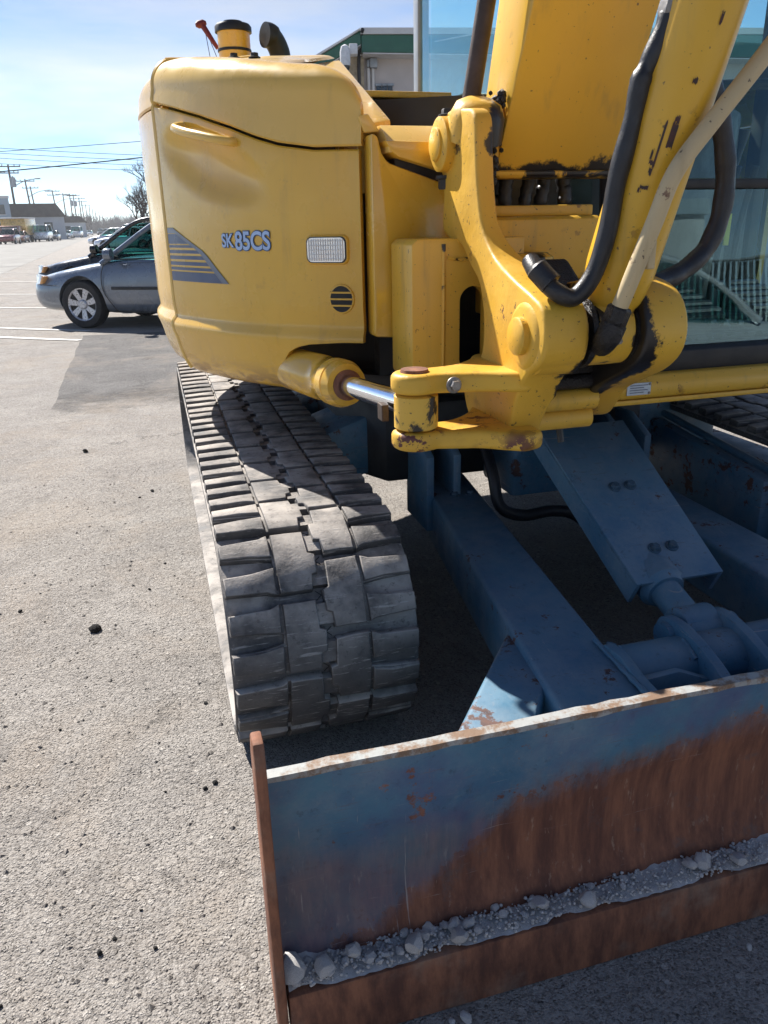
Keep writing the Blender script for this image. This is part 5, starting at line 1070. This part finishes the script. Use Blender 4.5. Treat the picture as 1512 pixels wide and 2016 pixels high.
# dust ridge along the ledge
bm = B(); random.seed(4); cols = []
for i in range(240):
    x = BX0+.004+(BX1-BX0-.01)*i/239; hh = .003+.010*(.5+.5*sin(x*7+1))*(.6+.4*sin(x*19))+random.uniform(-.002, .002)
    fy = .010*max(0, sin(x*23)+.6*sin(x*57+1))+random.uniform(0, .0025)
    cols.append([bm.verts.new((x, y+(fy if y < .91 else fy*.6 if y < .92 else 0), LED+.0025+hh*f+random.uniform(-.001, .001))) for y, f in ((.9055, .0), (.916, .35), (.930, .65), (.945, .95), (.956, 1.25), (.968, 1.7))])
for a, b in zip(cols, cols[1:]):
    for k in range(5): bm.faces.new((a[k], b[k], b[k+1], a[k+1]))
for k in range(3800):
    x = random.uniform(BX0+.01, 1.25); y = random.uniform(.908, .955); r = random.choice((.0012, .0018, .0025, .0035)); bmesh.ops.create_icosphere(bm, subdivisions=1, radius=r, matrix=Matrix.Translation((x, y, LED+.003+.01*random.random()+(y-.9)*.12))) if k < 1700 else None
du = obj('dust_ridge', bm, 'dirt', None, 60); du['kind'] = 'stuff'; du['label'] = 'grey dust and fine rubble along the blade ledge'
# dark clods and pale stones on the asphalt
clods = [(-.319, 2.518, .042, 'largest black clod on the asphalt left of the track'), (-.511, 4.937, .042, 'black clod lying alone farther up the asphalt'), (-.588, 2.751, .018, 'small black clod near the left edge of the photo'), (-.078, 3.022, .014, 'tiny dark clod close to the track side'), (-.119, 4.0, .022, 'dark clod of a close pair near the track, the larger'), (-.182, 3.92, .016, 'dark clod of a close pair near the track, the smaller'), (.011, 1.963, .014, 'dark chip beside the track front'), (-.015, 1.596, .014, 'dark chip beside the blade corner'), (-.381, 1.957, .012, 'dark chip below the largest clod')]
for i, (x, y, s, lb) in enumerate(clods): rock('clod', lb, 'clod', (x, y, -.002), s, 'stonedk', 'dark clods on the asphalt', 7+i)
random.seed(77)
for i in range(14):
    u, v = random.uniform(0, 430), random.uniform(720, 1990); d_ = ROT@Vector((u-756, v-1008, FPX)); k = -CAMP.z/d_.z; p = CAMP+d_*k
    if p.x > .03: continue
    rock('clod', 'scattered small dark chip on the sunlit asphalt', 'clod', (p.x, p.y, -.001), random.choice((.006, .008, .010, .014)), 'stonedk', 'small dark chips on the asphalt', 200+i); random.seed(900+i)
for i, (u, v, s, lb) in enumerate([(918, 2008, .024, 'pale stone in the shade below the blade, bottom edge of photo'), (890, 2013, .014, 'smaller pale stone beside the one below the blade'), (1473, 1868, .016, 'pale stone in the shade at the right below the blade'), (815, 1180, .02, 'grey stone lying in the dark under the machine')]):
    d_ = ROT@Vector((u-756, v-1008, FPX)); k = -CAMP.z/d_.z; p = CAMP+d_*k; rock('stone', lb, 'stone', p, s, 'stone', 'stones on the ground', 60+i)
# loose grit near the viewer
bm = B(); random.seed(12)
def chip(bm, x, y, r):
    vs = [bm.verts.new((x+r*cos(a)*random.uniform(.7, 1.2), y+r*sin(a)*random.uniform(.7, 1.2), random.uniform(0, .25)*r)) for a in (0, 1.5, 3.1, 4.6)]; t_ = bm.verts.new((x+random.uniform(-.3, .3)*r, y+random.uniform(-.3, .3)*r, r*random.uniform(.5, .95)))
    for k in range(4): bm.faces.new((vs[k], vs[(k+1) % 4], t_))
for i in range(9000):
    y = .35+4.2*random.random()**1.8; x = random.uniform(-.9-.25*y, .05) if random.random() < .75 else random.uniform(.1, 1.3)
    if x > .05 and y > .88 and y < 1.0: continue
    chip(bm, x, y, random.choice((.0015, .002, .0025, .003, .004)) if random.random() < .93 else random.uniform(.005, .008))
# weld beads on the blade frame
def weld(pts, r, parent_mat='blue'):
    random.seed(int(abs(pts[0][0]*1000))); q = spline(pts, 10); obj('weld_bead', tube(q, [r*(1+random.uniform(-.25, .3)) for _ in q], 7), parent_mat, ex)
weld([(.870, 1.52, .345), (.815, 1.42, .340), (.745, 1.33, .333)], .007); weld([(.905, 1.40, .355), (.900, 1.20, .345), (.898, 1.03, .335)], .006); weld([(.93, 1.28, .345), (.932, 1.335, .359), (.935, 1.39, .345)], .006)
weld([(.695, 1.095, .335), (.80, 1.095, .337), (.895, 1.095, .335)], .007); weld([(1.098, 1.335, .358), (1.096, 1.28, .335)], .006)
for x_, y_, z_ in ((.90, 2.30, .4325), (.955, 2.30, .4325)): obj('arm_bolt', hexbolt((x_, y_, z_-.012), (0, -.07, 1), .012, .012), 'boltblue', ex)
gr = obj('loose_grit', bm, 'grit', None, 0); gr['kind'] = 'stuff'; gr['label'] = 'loose grit scattered over the asphalt'

# ------------------------------------------------------------------ behind the viewer, setting invented for the reflections in the cab glass
car('parked_car', 'added white car behind the viewer for the cab glass reflections', 'car', Vector((4.6, -3.6, 0)), Vector((1, .15, 0)), WHT, 'suv')
fx = thing('added_slat_fence', 'added chain fence with upright slats for the cab glass reflections', 'fence', (4, -6.5, 0), 0)
for k in range(9): obj('added_fence_post', tube([(-8+2*k, 0, 0), (-8+2*k, 0, 2.0)], .035, 8), 'greybox', fx)
for z in (.15, 1.0, 1.95): obj('added_fence_rail', tube([(-8, .05, z), (8, .05, z)], .022, 6), 'greybox', fx)
sl = mesh_of('added_slat', box((-.03, .09, .08), (.03, .10, 1.92)), 0); sl.materials.append(MT['dark'])
for k in range(150): o = bpy.data.objects.new('added_slat', sl); COL.objects.link(o); o.parent = fx; o.location = (-7.9+k*.106, 0, 0)
sh = thing('added_white_shop', 'added pale shop front behind the viewer for the cab glass reflections', 'building', (4, -17, 0), 0)
obj('wall', box((-12, -6, 0), (12, 0, 4.2)), 'sidwhite', sh, 0); obj('parapet', box((-12.1, -6.1, 4.2), (12.1, .1, 4.7)), 'sidblue', sh, 0)
for k in range(5): obj('window', box((-10+4.4*k, .005, .8), (-7.2+4.4*k, .05, 2.6)), 'winglass', sh, 0)
bare_tree('bare_tree', 'added leafless tree behind the viewer for the cab glass reflections', Vector((7, -11, 0)), 8, 51, .6)

# ------------------------------------------------------------------ air
bm = box((-700, -320, -1.5), (500, 900, 14)); hz_ = obj('haze', bm, None, None, 0); hz_['kind'] = 'stuff'; hz_['label'] = 'thin bright winter haze over the street'
hm = bpy.data.materials.new('haze'); hm.use_nodes = True; hm.node_tree.nodes.clear(); ho = hm.node_tree.nodes.new('ShaderNodeOutputMaterial'); hv = hm.node_tree.nodes.new('ShaderNodeVolumePrincipled')
hv.inputs['Color'].default_value = (.93, .96, 1, 1); hv.inputs['Density'].default_value = .00045; hv.inputs['Anisotropy'].default_value = .45
hm.node_tree.links.new(hv.outputs[0], ho.inputs['Volume']); hz_.data.materials.append(hm)
